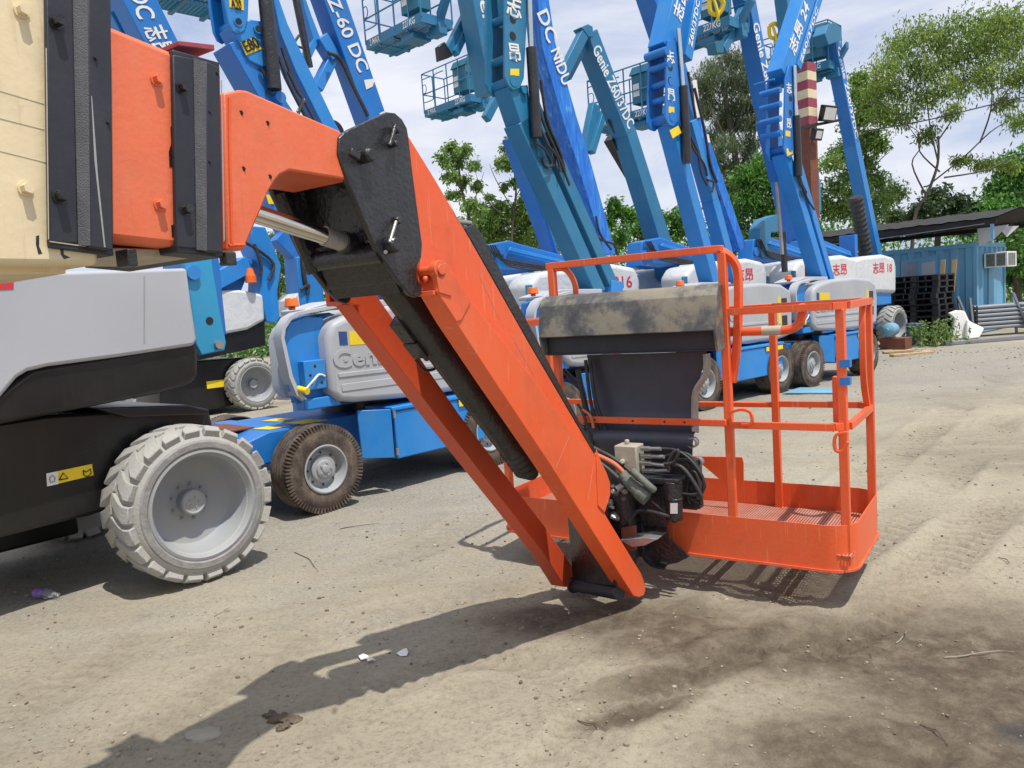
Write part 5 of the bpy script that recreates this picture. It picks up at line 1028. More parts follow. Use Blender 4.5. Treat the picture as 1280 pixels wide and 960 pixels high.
# ------------------------------------------------------------------ LIFT further back on the left (black chassis, grey wheel)
cB = G(325, 513); PBL = Pl(cB.x, cB.y, 44)
ml = thing('boom_lift', 'black and blue lift far behind on the left, grey wheel peeking past the blue one', 'boom lift', PBL.sz(-1.2, 0, -1.1), 44)
for (x, y, fl) in ((1.2, -.92, False), (-1.4, -.92, False), (1.2, .92, True), (-1.4, .92, True)): put_wheel(ml, 'big', (x, y, .487), flip=fl)
mb = MB(); ppoly(mb, PBL, [(200, 455), (300, 447), (330, 447), (330, 490), (300, 505), (200, 525)], 1.3, -.40); c2_ = obj('chassis', mb, 'chassis', ml, .02); lbox(MB(), PBL, 0, 1, 0, 1, 0, 1)
stick(c2_, PBL, [(258, 477), (283, 474), (283, 483), (259, 486)], 'yellow', -.39, 'warning_label')
poly(ml, PBL, [(225, 365), (300, 362), (329, 368), (332, 400), (310, 412), (240, 425), (225, 420)], 1.5, 'wrap', -.15, 'wrapped_cover', .05); poly(ml, PBL, [(225, 415), (331, 402), (332, 432), (250, 450), (225, 450)], 1.4, 'chassis', -.2, 'turret_skirt')
poly(ml, PBL, [(313, 282), (332, 284), (352, 332), (347, 365), (350, 398), (344, 404), (333, 402), (325, 370), (327, 335), (316, 310)], .5, 'blue2', -.2, 'riser_arm', .02)
poly(ml, PBL, [(264, 330), (300, 322), (318, 325), (300, 368), (275, 368)], .5, 'blue', -.3, 'folded_arm', .02); beam(ml, PBL, (270, 352), (312, 330), .3, .3, 'blue2', -.1, name='folded_arm')
beam(ml, PBL, (325, 205), (375, 300), .42, .4, 'blue', -.6, 'riser_arm'); beam(ml, PBL, (352, 292), (384, 325), .36, .3, 'blue', -.5, 'riser_arm'); stick(ml, PBL, [(332, 242), (342, 246), (343, 255), (336, 255)], 'yellow', -.58)
poly(ml, PBL, [(371, 321), (404, 318), (405, 380), (375, 383)], .5, 'blue2', -.4, 'upright_column', .02); hose(ml, PBL, [(378, 322), (380, 345), (383, 360)], .05, -.38); hose(ml, PBL, [(376, 362), (386, 356), (384, 368)], .03, -.36); hose(ml, PBL, [(300, 300), (322, 312), (342, 330), (336, 350)], .03, -.15); hose(ml, PBL, [(318, 305), (326, 330), (326, 345)], .03, -.15)
poly(ml, PBL, [(366, 375), (373, 366), (376, 390), (366, 395)], .6, 'wrap', -.4, 'cover_end')
mb = MB(); c = PBL.px(313, 345, -.1); mb.cyl(c-V((0, 0, .12)), c, .10, n=18); mb.cyl(c, c+V((0, 0, .14)), .09, .05, n=18); obj('beacon', mb, 'beacon', ml)

t = Pl(1.1, 9.2, 46)
for pts_ in ([(676, 160), (684, 180), (696, 196), (700, 215)], [(672, 120), (678, 150), (690, 178), (700, 200), (712, 232)], [(668, 178), (680, 186), (690, 204), (684, 210)]): hose(m1, t, pts_, .014, .05)
t = Pl(b2.location.x, b2.location.y, 46)
for pts_ in ([(760, 150), (775, 178), (800, 225), (826, 285)], [(764, 150), (782, 190), (806, 240), (832, 300)]): hose(b2, t, pts_, .025, -.25)
t = Pl(O0.x+.1, O0.y, 44)
for pts_ in ([(352, 60), (366, 100), (382, 130), (398, 160)], [(348, 70), (362, 108), (378, 138), (392, 166)], [(325, 84), (334, 100), (336, 118)]): hose(m0, t, pts_, .014, .03)
# ================================================================== CONTAINER, CANOPY, STACKS
kc = G(1222, 418); KW = Pl(kc.x, kc.y, 138); KE = Pl(kc.x, kc.y, 48)
ct = thing('container', 'faded light blue shipping container used as a site hut, behind the black pallets', 'container', (kc.x, kc.y, 0), 48)
def corrug(pl, s0, s1, z0, z1, pitch, dep):
    mb = MB(); s = s0; pts = []
    while s < s1-1e-3:
        for ds, o in ((0, 0), (pitch*.30, 0), (pitch*.42, -dep), (pitch*.78, -dep), (pitch*.90, 0)):
            if s+ds < s1: pts.append((s+ds, o))
        s += pitch
    pts.append((s1, 0)); n = len(pts)
    vs = [pl.sz(a, z0, o-.03) for a, o in pts]+[pl.sz(a, z1, o-.03) for a, o in pts]
    return mb.add(vs, [(i, i+1, i+1+n, i+n) for i in range(n-1)])
Hc = 2.42
obj('side_wall', corrug(KW, -6.0, -.09, .14, Hc-.12, .36, .05), 'contblue', ct, smooth=False)
obj('end_wall', corrug(KE, .12, 2.35, .14, Hc-.12, .40, .05), 'contblue', ct, smooth=False)
mb = MB(); lbox(mb, KW, -6.0, -.1, -2.4, -2.38, .1, Hc-.1); lbox(mb, KW, -6.03, -6.0, -2.4, -.02, .1, Hc-.1); obj('rear_wall', mb, 'contblue', ct)
mb = MB(); lbox(mb, KW, -6.0, -.1, -2.38, -.03, Hc-.1, Hc-.04); obj('roof', mb, 'contblue', ct)
mb = MB(); lbox(mb, KW, -.10, 0.0, -.12, 0, .0, Hc); obj('corner_post', mb, 'contblue', ct, .01)
mb = MB(); lbox(mb, KE, 2.34, 2.44, -.12, 0, 0, Hc); obj('corner_post', mb, 'contblue', ct, .01)
for z0, z1 in ((.02, .15), (Hc-.13, Hc-.01)):
    mb = MB(); lbox(mb, KW, -6.0, -.103, -.08, -.005, z0, z1); obj('side_rail', mb, 'contblue', ct, .006)
    mb = MB(); lbox(mb, KE, .123, 2.337, -.08, -.005, z0, z1); obj('end_rail', mb, 'contblue', ct, .006)
mb = MB()
for s in (0, 1):
    pl = KW if s == 0 else KE
    for z0 in (0.0, Hc-.12): lbox(mb, pl, -.175 if s == 0 else .0, .003 if s == 0 else .18, -.16, .004, z0, z0+.12)
obj('corner_casting', mb, 'contblue', ct, .008)
wn = poly(ct, KW, [(1126, 326), (1172, 318), (1172, 350), (1126, 354)], .05, 'contblue', .02, 'window')
for a, b in ((1129, 1147), (1152, 1169)): poly(wn, KW, [(a, 329), (b, 326), (b, 350), (a, 352)], .01, 'silver_light' if a > 1140 else 'galv', .03, 'pane', .002)
ds = poly(ct, KE, [(1236, 334), (1251, 334), (1251, 398), (1236, 400)], .02, 'contblue', .0, 'door_panel', .002)
ac = thing('air_conditioner', 'white box air conditioner sticking out of the blue container end', 'air conditioner', (G(1250, 414).x, G(1250, 414).y, 1.6), 48)
mb = MB(); lbox(mb, KE, .55, 1.35, 0, .55, 1.72, 2.12); acb = obj('casing', mb, 'white', ac, .012)
mb = MB()
for k in range(4): lbox(mb, KE, .62+.16*k, .74+.16*k, .55, .556, 1.76, 2.08)
lbox(mb, KE, .545, .551, .06, .26, 1.76, 2.08); lbox(mb, KE, .545, .551, .30, .50, 1.76, 2.08)
obj('grille', mb, 'sleeve', acb)
mb = MB(); 
for k in range(7): lbox(mb, KE, 1.352, 1.356, .05, .5, 1.76+.045*k, 1.785+.045*k)
obj('louvre', mb, 'galv', acb)
cy_ = thing('canopy', 'dark corrugated canopy roof on posts above the blue container', 'canopy', (kc.x, kc.y, 0), 48)
mb = MB(); n = 46; vs = []; 
for j, (o, z) in enumerate(((.75, 2.95), (-1.2, 3.25), (-3.1, 2.95))):
    for i in range(n): vs.append(KW.sz(-7.6+8.3*i/(n-1), z+.018*(i % 2)+.008*sin(i*1.3), o))
fs_ = [(j*n+i, j*n+i+1, (j+1)*n+i+1, (j+1)*n+i) for j in range(2) for i in range(n-1)]
mb.add(vs, fs_); mb.add([v-V((0, 0, .03)) for v in vs], [tuple(reversed(q)) for q in fs_])
obj('roof_sheet', mb, 'roofdark', cy_, smooth=False)
mb = MB(); lbox(mb, KW, -7.5, .65, .66, .72, 2.80, 2.92); lbox(mb, KW, -7.5, .65, -3.05, -2.99, 2.8, 2.92); obj('beam', mb, 'roofdark', cy_)
for s, o in ((.55, .68), (.55, -3.0), (-3.4, .68), (-7.4, .68), (-7.4, -3.0)):
    if s == -3.4: continue
    mb = MB(); lbox(mb, KW, s-.035, s+.035, o-.035, o+.035, Hc if s > 0 and o > 0 else 0, 2.82)
    obj('post', mb, 'contblue', cy_)
mb = MB(); mb.prism([KW.sz(.02, 2.75, .0), KW.sz(.05, 2.3, .0), KW.sz(.35, 2.45, -.2), KW.sz(.6, 2.8, -.5)], V((0, .02, 0))); mb.prism([KW.sz(.3, 2.8, -.6), KW.sz(.45, 2.5, -.9), KW.sz(.6, 2.78, -1.4)], V((0, .02, 0))); obj('torn_sheet', mb, 'silver', cy_)
mb = MB(); mb.tube([KW.sz(-6.5, 2.78, .74), KW.sz(-3, 2.72, .74), KW.sz(.4, 2.82, .74)], .012, 6); obj('cable', mb, 'galv', cy_)
# pallets
def pallet_mb():
    mb = MB()
    for k in range(6): mb.box((0, -.5+.2*k, .138), (.6, 0, 0), (0, .075, 0), (0, 0, .010))
    for x in (-.53, 0, .53):
        mb.box((x, 0, .119), (.07, 0, 0), (0, .59, 0), (0, 0, .008))
        for y in (-.52, 0, .52): mb.box((x, y, .066), (.068, 0, 0), (0, .068, 0), (0, 0, .045))
    for y in (-.52, 0, .52): mb.box((0, y, .012), (.6, 0, 0), (0, .075, 0), (0, 0, .010))
    return mb
pc = G(1192, 425); c0 = V((pc.x, pc.y, 0))-KW.d*.95-KW.n*.62
p_ = obj('pallet', pallet_mb(), 'palletblack'); random.seed(5)
first = True
for st, (off, nn, lab, grp) in enumerate(((0, 11, 'black plastic pallet in the right-hand stack in front of the blue container', 'pallets of the right-hand stack'), (-1.28, 11, 'black plastic pallet in the left-hand stack, the one behind the grey tyre', 'pallets of the left-hand stack'))):
    for k in range(nn):
        o = p_ if first else p_.copy()
        if not first: C.objects.link(o)
        first = False
        q = c0+KW.d*(off+random.uniform(-.03, .03))+KW.n*random.uniform(-.03, .03)
        o.location = (q.x, q.y, .15*k); o.rotation_euler = (0, 0, radians(90-138)+random.uniform(-.03, .03)); tag(o, lab, 'pallet', grp)
def one(name, mb, mat, label, cat, base, bevel=0, **kw):
    o = obj(name, mb, mat, None, bevel, **kw); tri(o, base); return tag(o, label, cat)
for (x, lab) in ((1176, 'pale wooden plank standing on the black pallets, left one'), (1190, 'pale wooden plank standing on the black pallets, right one')):
    b0 = KW.px(x, 345, .75); mb = MB(); mb.prism([b0+KW.d*-.06+V((0, 0, -.4)), b0+KW.d*.06+V((0, 0, -.4)), b0+KW.d*.13+V((0, 0, .42)), b0+KW.d*.02+V((0, 0, .40))], KW.n*.03); one('plank', mb, 'wood', lab, 'plank', b0, .004)
# loose things near the pallets
wc_ = G(1133, 421); PT = Pl(wc_.x, wc_.y, 46)
mw_ = thing('loose_wheel', 'chunky grey tyre on a rim standing by the blue barrel', 'wheel', PT.sz(0, 0, -.15), 40); put_wheel(mw_, 'big', (0, 0, .485), steer=radians(8))
gb = G(1145, 431); mb = MB(); mb.lathe(gb, (0, 0, 1), [(0, 0), (.19, 0), (.21, .04), (.20, .15), (.21, .3), (.20, .42), (.215, .5), (.19, .52), (.17, .5), (.16, .3), (0, .3)], 32); one('barrel', mb, 'barrelblue', 'cut dark blue plastic barrel beside the rusty box and weeds', 'barrel', gb)
gb = G(1120, 436); mb = MB(); mb.box(gb+V((0, 0, .13)), KW.d*.28, KW.n*.2, V((0, 0, .13))); one('rusty_box', mb, 'rust', 'rusty steel box under the pale blue drum', 'box', gb, .01)
mb = MB(); c = gb+V((-.12, 0, .26+.19)); mb.lathe(c-KW.n*.24, KW.n, [(0, 0), (.06, .0), (.12, .03), (.15, .10), (.16, .2), (.16, .3), (.15, .38), (.10, .42), (.04, .44), (.04, .48), (0, .48)], 28); one('gas_drum', mb, 'drumblue', 'pale blue gas drum lying on the rusty box', 'drum', c-V((0, 0, .19)))
for i, (px, py, ln, an, lab) in enumerate(((1140, 444, .9, .2, 'pale plank on the ground before the blue barrel'), (1122, 441, .6, -.3, 'short weathered board left of the pale plank on the ground'), (1158, 441, .4, .9, 'short pale board leaning toward the weeds'))):
    g = G(px, py); d = V((cos(an), sin(an)*.5, 0)).normalized(); mb = MB(); mb.box(g+V((0, 0, .03)), d*ln/2, d.cross(V((0, 0, 1)))*.08, V((0, 0, .02))); one('board', mb, 'wood', lab, 'board', g, .004)
g = G(1207, 424); mb = MB(); R_ = V((1, 0, 0)); 
mb.prism([g+V(p) for p in ((-.35, 0, .0), (.05, 0, .0), (.12, -.05, .35), (.05, .1, .7), (-.12, .15, .72), (-.30, .2, .66), (-.2, .1, .5))], V((.05, .18, 0))); mb.prism([g+V(p) for p in ((-.1, -.2, 0), (.2, -.25, .02), (.36, -.2, .26), (.2, -.05, .36), (0, -.1, .5))], V((.03, .14, 0)))
one('white_sack', mb, 'white', 'crumpled white sacks propped against the pallet stack', 'sack', g, .04)
g = G(1209, 412); mb = MB(); 
mb.lathe(g+V((.12, .1, .3)), KW.n, [(.27, 0), (.30, .0), (.30, .03), (.27, .03), (.27, 0)], 28)
for k in range(9): a = 2*pi*k/9; mb.cyl(g+V((.12, .1, .3))+KW.n*.015, g+V((.12, .1, .3))+KW.n*.015+(KW.d*cos(a)+V((0, 0, sin(a))))*.28, .004, n=5)
one('bicycle_wheel', mb, 'galv', 'thin spoked wheel leaning on the blue container', 'wheel', g)
# rack of tubes at the right edge
g = G(1260, 419); tr = thing('tube_rack', 'bundle of grey scaffold tubes on a frame at the right edge', 'tube rack', g, 90)
for k in range(6):
    for j in range(3):
        mb = MB(); p = g+V((-.75, .05+.14*j, .22+.105*k)); mb.cyl(p, p+V((3.0, .25, .0)), .05, n=12); obj('tube', mb, 'galv', tr)
for dx in (-.85, .55):
    mb = MB(); a = g+V((dx, 0, 0)); mb.bar(a, a+V((-.10, 0, 1.0)), .05, .05); mb.bar(a+V((0, .5, 0)), a+V((-.1, .5, 1.0)), .05, .05); mb.bar(a+V((-.02, 0, .16)), a+V((-.02, .5, .16)), .04, .04); mb.bar(a+V((-.35, .1, 1.05)), a+V((0, .1, .2)), .05, .05); obj('end_frame', mb, 'galv', tr)
g2 = G(1240, 428); mb = MB(); mb.bar(g2+V((-1.1, 0, .05)), g2+V((1.6, .3, .05)), .12, .08); one('steel_beam', mb, 'galv', 'grey steel beam lying on the ground before the tube rack', 'beam', g2, .006)
# blue board on the ground beneath the machines
g = G(1010, 490); mb = MB(); mb.prism([G(978, 492, .02), G(1000, 485, .02), G(1052, 486, .02), G(1052, 492, .02)], V((0, 0, .012))); one('blue_board', mb, 'drumblue', 'flat pale blue board lying beside the lift tyres', 'board', g)
# striped post with floodlights
t = Pl(*(D(1012, 200, 15.2)).xy, 60); gp = V((t.o.x, t.o.y, 0))
fp = thing('light_post', 'rusty post with red and cream striped top carrying two floodlights', 'lamp post', gp, 60)
top = t.px(1012, 80).z; mid = t.px(1012, 158).z
mb = MB(); lbox(mb, t, -.11, .11, -.11, .11, 0, mid); obj('post', mb, 'rust', fp, .01)
nb_ = 7
for k in range(nb_):
    z0 = mid+(top-mid)*k/nb_; z1 = mid+(top-mid)*(k+1)/nb_-.004; mb = MB(); lbox(mb, t, -.14, -.005, -.12, .12, z0, z1); lbox(mb, t, .015, .14, -.10, .10, z0, z1); obj('stripe_band', mb, 'maroon' if k % 2 == 0 else 'cream', fp)
mb = MB(); mb.bar(t.px(1000, 160, .1), t.px(1050, 150, .1), .04, .05); obj('cross_bar', mb, 'chassis', fp)
for (x, y, w_, h_) in ((1035, 142, .40, .30), (1021, 168, .24, .22)):
    c = t.px(x, y, .22); tl = V((0, 0, 1))*cos(.3)+t.n*sin(.3); nn = (t.n*cos(.3)-V((0, 0, 1))*sin(.3))
    mb = MB(); mb.box(c, t.d*w_/2, tl*h_/2, nn*.05); fl_ = obj('floodlight', mb, 'chassis', fp, .01)
    mb = MB(); mb.box(c+nn*.053, t.d*(w_/2-.04), tl*(h_/2-.04), nn*.003); obj('lens', mb, 'white', fl_)
    mb = MB(); mb.bar(c-nn*.05, V((c.x, c.y, c.z))-nn*.2+V((0, 0, -.05)), .04, .03); obj('bracket', mb, 'chassis', fl_)
# overhead cable
mb = MB(); mb.tube([D(1075, 165, 24), D(1150, 152, 24), D(1210, 138, 24), D(1300, 117, 24), D(1500, 80, 24)], .018, 6, 4); tag(tri(obj('overhead_cable', mb, 'chassis'), D(1075, 165, 24)), 'thin black cable strung across the sparse tree at the right', 'cable')
# ================================================================== VEGETATION
def leaves(mb, c, r, n, size, droop=.3, flat=.8, sub=7, thin=.38):
    subs = []
    for _ in range(sub):
        d = V((random.gauss(0, 1), random.gauss(0, 1), random.gauss(0, 1))).normalized(); subs.append(c+V((d.x, d.y, d.z*flat))*r*random.uniform(.25, .95))
    for _ in range(n):
        s = random.choice(subs); k = r*.34
        p = s+V((random.gauss(0, k), random.gauss(0, k), random.gauss(0, k*.8)))
        a = random.uniform(0, 2*pi); e = random.uniform(-1.1, .5)-droop; L = size*random.uniform(.6, 1.35)
        d = V((cos(a)*cos(e), sin(a)*cos(e), sin(e))); w_ = d.cross(V((random.uniform(-1, 1), random.uniform(-1, 1), random.uniform(-1, 1)))).normalized()*L*thin
        i = len(mb.v); mb.v += [p, p+d*L*.5+w_*.5, p+d*L, p+d*L*.5-w_*.5]; mb.f.append((i, i+1, i+2, i+3))
def tree(name, label, y, trunk, limbs, clumps, leaf, size, dens, group=None, droop=.3, r0=.16, flat=.8, sub=7, dj=.8, thin=.38, mat_bark='bark', spread=1.0):
    base = D(trunk[0][0], trunk[0][1], y); base.z = 0
    t_ = thing(name, label, 'tree' if 'bush' not in name else 'bush', base, group=group)
    P = [base]+[D(px, py, y) for px, py in trunk[1:]] if len(trunk) > 1 else [base, base+V((0, 0, 1))]
    mb = MB(); n = max(2, len(P)); mb.tube(P, [r0*(1-.55*i/(n*4)) for i in range(n*4)], 8, 4)
    obj('trunk', mb, mat_bark, t_)
    for lb_ in limbs:
        mb = MB(); Q = [D(px, py, y+random.uniform(-dj, dj)*(i > 0)) for i, (px, py) in enumerate(lb_)]; mb.tube(Q, [r0*.42*(1-.8*i/12) for i in range(12)], 6, 4); obj('branch', mb, mat_bark, t_)
    mb = MB()
    for (px, py, rp) in clumps:
        r = rp*y/FP*spread; leaves(mb, D(px, py, y+random.uniform(-dj, dj)), r, int(dens*rp), size, droop, flat, sub, thin)
    obj('crown', mb, leaf, t_, smooth=False)
    return t_
random.seed(11)
tree('tree', 'tall sparse feathery tree with thin branches at the right edge under the sky', 27, [(1138, 330), (1142, 280), (1160, 240), (1172, 205), (1173, 170)],
     [[(1172, 200), (1163, 160), (1158, 120), (1155, 80)], [(1173, 175), (1192, 145), (1203, 105), (1215, 60)], [(1165, 228), (1205, 196), (1238, 165), (1262, 150), (1290, 130)], [(1225, 178), (1238, 140), (1240, 100), (1236, 60)], [(1158, 245), (1140, 205), (1150, 180), (1120, 140)], [(1175, 215), (1150, 190), (1148, 165), (1128, 155)], [(1180, 222), (1235, 212), (1275, 190)], [(1203, 105), (1180, 80), (1165, 60)], [(1238, 140), (1262, 110), (1275, 80)], [(1120, 140), (1095, 128), (1078, 130)]],
     [(1120, 58, 15), (1145, 42, 16), (1168, 48, 14), (1192, 36, 17), (1222, 28, 18), (1250, 30, 18), (1272, 22, 15), (1108, 88, 15), (1132, 78, 18), (1160, 88, 15), (1188, 72, 16), (1215, 62, 18), (1245, 62, 18), (1270, 60, 15), (1290, 40, 20), (1095, 112, 14), (1120, 112, 17), (1150, 120, 15), (1180, 108, 14), (1210, 98, 16), (1240, 92, 14), (1268, 96, 14), (1292, 90, 16), (1130, 145, 14), (1105, 142, 13), (1255, 130, 10), (1275, 150, 11), (1190, 140, 9), (1160, 168, 9), (1200, 200, 7), (1230, 205, 9), (1262, 205, 9)], 'leaf_olive', .15, 56, droop=.55, r0=.07, sub=16, thin=.3, spread=1.5, flat=.75)
tree('tree', 'dense green tree at the right edge behind the air conditioner', 31, [(1272, 345), (1270, 290), (1265, 240)], [], [(1262, 212, 20), (1285, 205, 25), (1252, 235, 20), (1275, 245, 28), (1262, 275, 26), (1290, 290, 30), (1272, 315, 26), (1285, 340, 26), (1262, 345, 18), (1250, 262, 20), (1240, 285, 14), (1300, 250, 30)], 'leaf_green', .22, 42, sub=10, dj=1.2)
tree('tree', 'dark leafy tree showing just above the canopy roof at the right', 33, [(1170, 345), (1172, 300), (1180, 265)], [], [(1150, 258, 14), (1172, 246, 14), (1190, 255, 15), (1168, 272, 18), (1195, 276, 17), (1140, 280, 16), (1215, 258, 10), (1224, 262, 10), (1120, 268, 13), (1210, 280, 14)], 'leaf_dark', .22, 55, sub=8, dj=1.0)
tree('tree', 'slender light green tree right behind the rightmost raised boom', 29, [(1090, 345), (1088, 270), (1082, 190), (1078, 120)], [[(1084, 220), (1100, 200), (1112, 190)], [(1085, 240), (1065, 190), (1062, 150)]],
     [(1078, 98, 12), (1090, 112, 12), (1068, 118, 12), (1082, 135, 14), (1098, 145, 12), (1070, 152, 13), (1088, 168, 13), (1066, 180, 13), (1100, 182, 10), (1082, 205, 14), (1064, 215, 14), (1096, 222, 13), (1076, 240, 16), (1104, 245, 13), (1060, 255, 15), (1092, 262, 16), (1118, 240, 12), (1045, 230, 14), (1050, 190, 12), (1035, 205, 12), (1040, 262, 15), (1020, 250, 14)], 'leaf_light', .16, 58, sub=11, r0=.07, spread=1.25)
tree('tree', 'tall grey-green drooping tree behind the second and third raised risers', 34, [(912, 345), (915, 280), (920, 210), (912, 150), (905, 110)], [[(918, 220), (940, 180), (948, 140)], [(914, 190), (895, 150), (884, 120)], [(916, 170), (930, 120), (932, 95)], [(920, 240), (896, 200), (886, 170)]],
     [(892, 86, 13), (915, 78, 14), (937, 82, 13), (878, 102, 13), (902, 104, 16), (928, 104, 16), (950, 100, 11), (888, 126, 15), (912, 130, 16), (938, 130, 15), (876, 140, 10), (898, 152, 14), (924, 156, 15), (948, 152, 12), (885, 172, 12), (908, 180, 14), (934, 182, 14), (900, 205, 13), (925, 210, 14), (948, 208, 12), (885, 220, 12), (910, 235, 15), (940, 235, 15)], 'leaf_grey', .17, 95, spread=1.25, droop=.9, r0=.2, sub=9, dj=1.3, thin=.25)
tree('tree', 'mid-height green tree filling the gap left of the third riser', 32, [(945, 345), (948, 290), (950, 250)], [], [(925, 225, 14), (945, 212, 15), (965, 200, 14), (960, 228, 17), (935, 250, 18), (958, 258, 18), (912, 262, 16), (975, 270, 16), (990, 240, 13), (925, 285, 20), (955, 290, 20), (985, 295, 16), (900, 290, 16), (1005, 285, 14)], 'leaf_green', .18, 70, spread=1.2, sub=9, dj=1.0)
tree('tree', 'thin young tree with loose light leaves just right of the black bracket plate', 24, [(590, 345), (588, 290), (578, 240), (572, 200)], [[(578, 240), (562, 215), (556, 195)], [(585, 270), (597, 240), (605, 215)]], [(562, 182, 9), (580, 188, 10), (570, 200, 12), (555, 200, 9), (590, 205, 9), (562, 220, 10), (580, 224, 10), (596, 232, 8), (568, 245, 9), (586, 255, 9), (600, 262, 8)], 'leaf_light', .14, 36, r0=.05, sub=6, dj=.5)
tree('tree', 'bare thin tree with a tufted leafy top left of the teal riser', 25, [(632, 345), (640, 290), (645, 240), (640, 195)], [[(643, 250), (655, 225), (660, 205)], [(641, 262), (620, 225), (612, 205)], [(642, 280), (608, 250), (596, 222)], [(640, 290), (618, 262), (600, 232), (592, 205)]], [(640, 175, 8), (634, 186, 10), (648, 190, 10), (640, 204, 12), (628, 205, 9), (654, 214, 9), (645, 225, 9), (662, 235, 9), (630, 232, 6), (652, 250, 10), (668, 258, 11), (612, 246, 6), (625, 258, 8)], 'leaf_light', .13, 38, r0=.045, sub=6, dj=.5)
tree('bush', 'light olive scrub below the two thin trees left of the teal riser', 26, [(640, 345), (640, 310)], [], [(598, 262, 12), (615, 275, 14), (590, 282, 12), (636, 272, 14), (655, 280, 15), (625, 292, 16), (648, 298, 15), (672, 275, 14), (668, 296, 16), (690, 285, 14), (604, 298, 15), (680, 305, 15), (700, 300, 14), (580, 300, 14), (570, 285, 14), (560, 300, 15), (645, 262, 13), (620, 262, 11), (660, 262, 12), (690, 268, 13)], 'leaf_light', .14, 60, sub=10, dj=.8, spread=1.25)
tree('tree', 'dark green bushy tree between the teal boom and the second raised riser', 30, [(800, 345), (802, 310), (806, 290)], [], [(762, 252, 10), (775, 262, 13), (760, 278, 14), (785, 272, 14), (800, 285, 15), (775, 292, 16), (818, 278, 13), (842, 270, 14), (858, 262, 12), (866, 280, 14), (848, 290, 15), (825, 298, 15), (875, 298, 13)], 'leaf_green', .19, 42, sub=8, dj=1.0)
tree('bush', 'grassy green scrub seen through the gap under the orange gooseneck', 22, [(350, 395), (350, 360)], [], [(338, 300, 11), (352, 310, 12), (342, 325, 12), (358, 332, 13), (345, 345, 13), (360, 355, 14), (348, 365, 14), (335, 350, 12), (362, 372, 12), (345, 380, 12)], 'leaf_light', .10, 60, sub=8, dj=.6, r0=.05)
# weeds by the barrel
g = G(1170, 432); mb = MB(); mbs = MB()
for k in range(48):
    p = g+V((random.gauss(0, .26), random.gauss(0, .2), 0)); h_ = random.uniform(.15, .65); q = p+V((random.uniform(-.15, .15), random.uniform(-.1, .1), h_)); mbs.tube([p, (p+q)/2+V((random.uniform(-.05, .05), 0, 0)), q], .005, 5, 2)
    for j in range(12): leaves(mb, p.lerp(q, random.uniform(.2, 1)), .06, 2, .09, sub=2)
wd = thing('weeds', 'tall green weeds growing between the blue barrel and the pallets', 'weeds', g); obj('stems', mbs, 'twig', wd); obj('foliage', mb, 'leaf_light', wd, smooth=False)
# far thicket closing the yard
mb = MB()
for k in range(150):
    px = 200+k*8.2; dd_ = random.uniform(37, 44); c = D(px, 345, dd_); c.z = random.uniform(.3, 2.6 if px < 500 else 4.4); leaves(mb, c, 1.4, 260, .30, sub=8)
tk = obj('far_thicket', mb, 'leaf_green', None, smooth=False); tk['kind'] = 'stuff'
mb = MB(); n = 60; vs = []
for i in range(n): a = radians(-60+120*i/(n-1)); r_ = 160; vs += [V((sin(a)*r_, cos(a)*r_, -1)), V((sin(a)*r_, cos(a)*r_+25, 5.5+3*noise.noise(V((i*.12, 3, 1)))+1.5*noise.noise(V((i*.4, 0, 1)))))]
mb.add(vs, [(2*i, 2*i+2, 2*i+3, 2*i+1) for i in range(n-1)]); hl = obj('hills', mb, 'leaf_dark', None); struct('hills', hl)
# ================================================================== DEBRIS ON THE GROUND
def gz(p): return gh(p.x, p.y)*fade(p.x, p.y)
def GG(px, py): g = G(px, py); g.z = gz(g); return g
g = GG(45, 748); bt = thing('plastic_bottle', 'crushed clear bottle with a purple label lying by the shadow at the left', 'bottle', g)
ax = V((.9, -.35, 0)).normalized()
def mk_clear():
    m, nt, b = newmat('clear_plastic'); b.inputs['Transmission Weight'].default_value = .85; b.inputs['Roughness'].default_value = .12; b.inputs['IOR'].default_value = 1.2; b.inputs['Base Color'].default_value = (.85, .88, .9, 1); return m
M['clear'] = mk_clear(); M['purple'] = paint('purple_film', (.22, .09, .42), .3, (.5, .4, .6), .5, 30, .1)
mb = MB(); mb.lathe(g+V((0, 0, .032)), ax, [(0, .0), (.028, .004), (.031, .03), (.027, .07), (.031, .11), (.022, .15), (.012, .175), (.012, .195), (0, .195)], 20); obj('body', mb, 'clear', bt)
mb = MB(); mb.lathe(g+V((0, 0, .032)), ax, [(.0315, .012), (.032, .03), (.0285, .06), (.0315, .085)], 20); obj('label', mb, 'purple', bt)
for (px, py, sx, lab) in ((455, 824, .03, 'small torn white paper strip on the shadowed ground, left one'), (463, 829, .022, 'tiny white scrap just right of the torn paper strip'), (503, 820, .035, 'pale paper piece on the shadowed ground right of the strips')):
    g = GG(px, py); mb = MB(); n_ = 7; vs = [g+V((0, 0, .018))]+[g+V((cos(2*pi*i/n_)*sx*random.uniform(.6, 1.2), sin(2*pi*i/n_)*sx*random.uniform(.5, 1.1), random.uniform(.003, .02))) for i in range(n_)]
    mb.add(vs, [(0, i+1, (i+1) % n_+1) for i in range(n_)]); one('paper_scrap', mb, 'white', lab, 'litter', g)
def rockmb(g, sx, sy, sz_, seed, n=14, rough=.3):
    mb = MB(); mb.ball((0, 0, 0), 1, n)
    vs = []
    for v in mb.v:
        k = 1+rough*noise.noise(v*1.7+V((seed, 0, 0)))+rough*.5*noise.noise(v*4+V((seed, 5, 0))); vs.append(g+V((v.x*sx*k, v.y*sy*k, max(v.z*sz_*k, -sz_*.35))))
    mb.v = vs; return mb
g = GG(252, 917); one('flat_stone', rockmb(g, .085, .05, .014, 3), 'stone', 'flat grey stone in a lit patch inside the boom shadow', 'stone', g)
g = GG(352, 900)
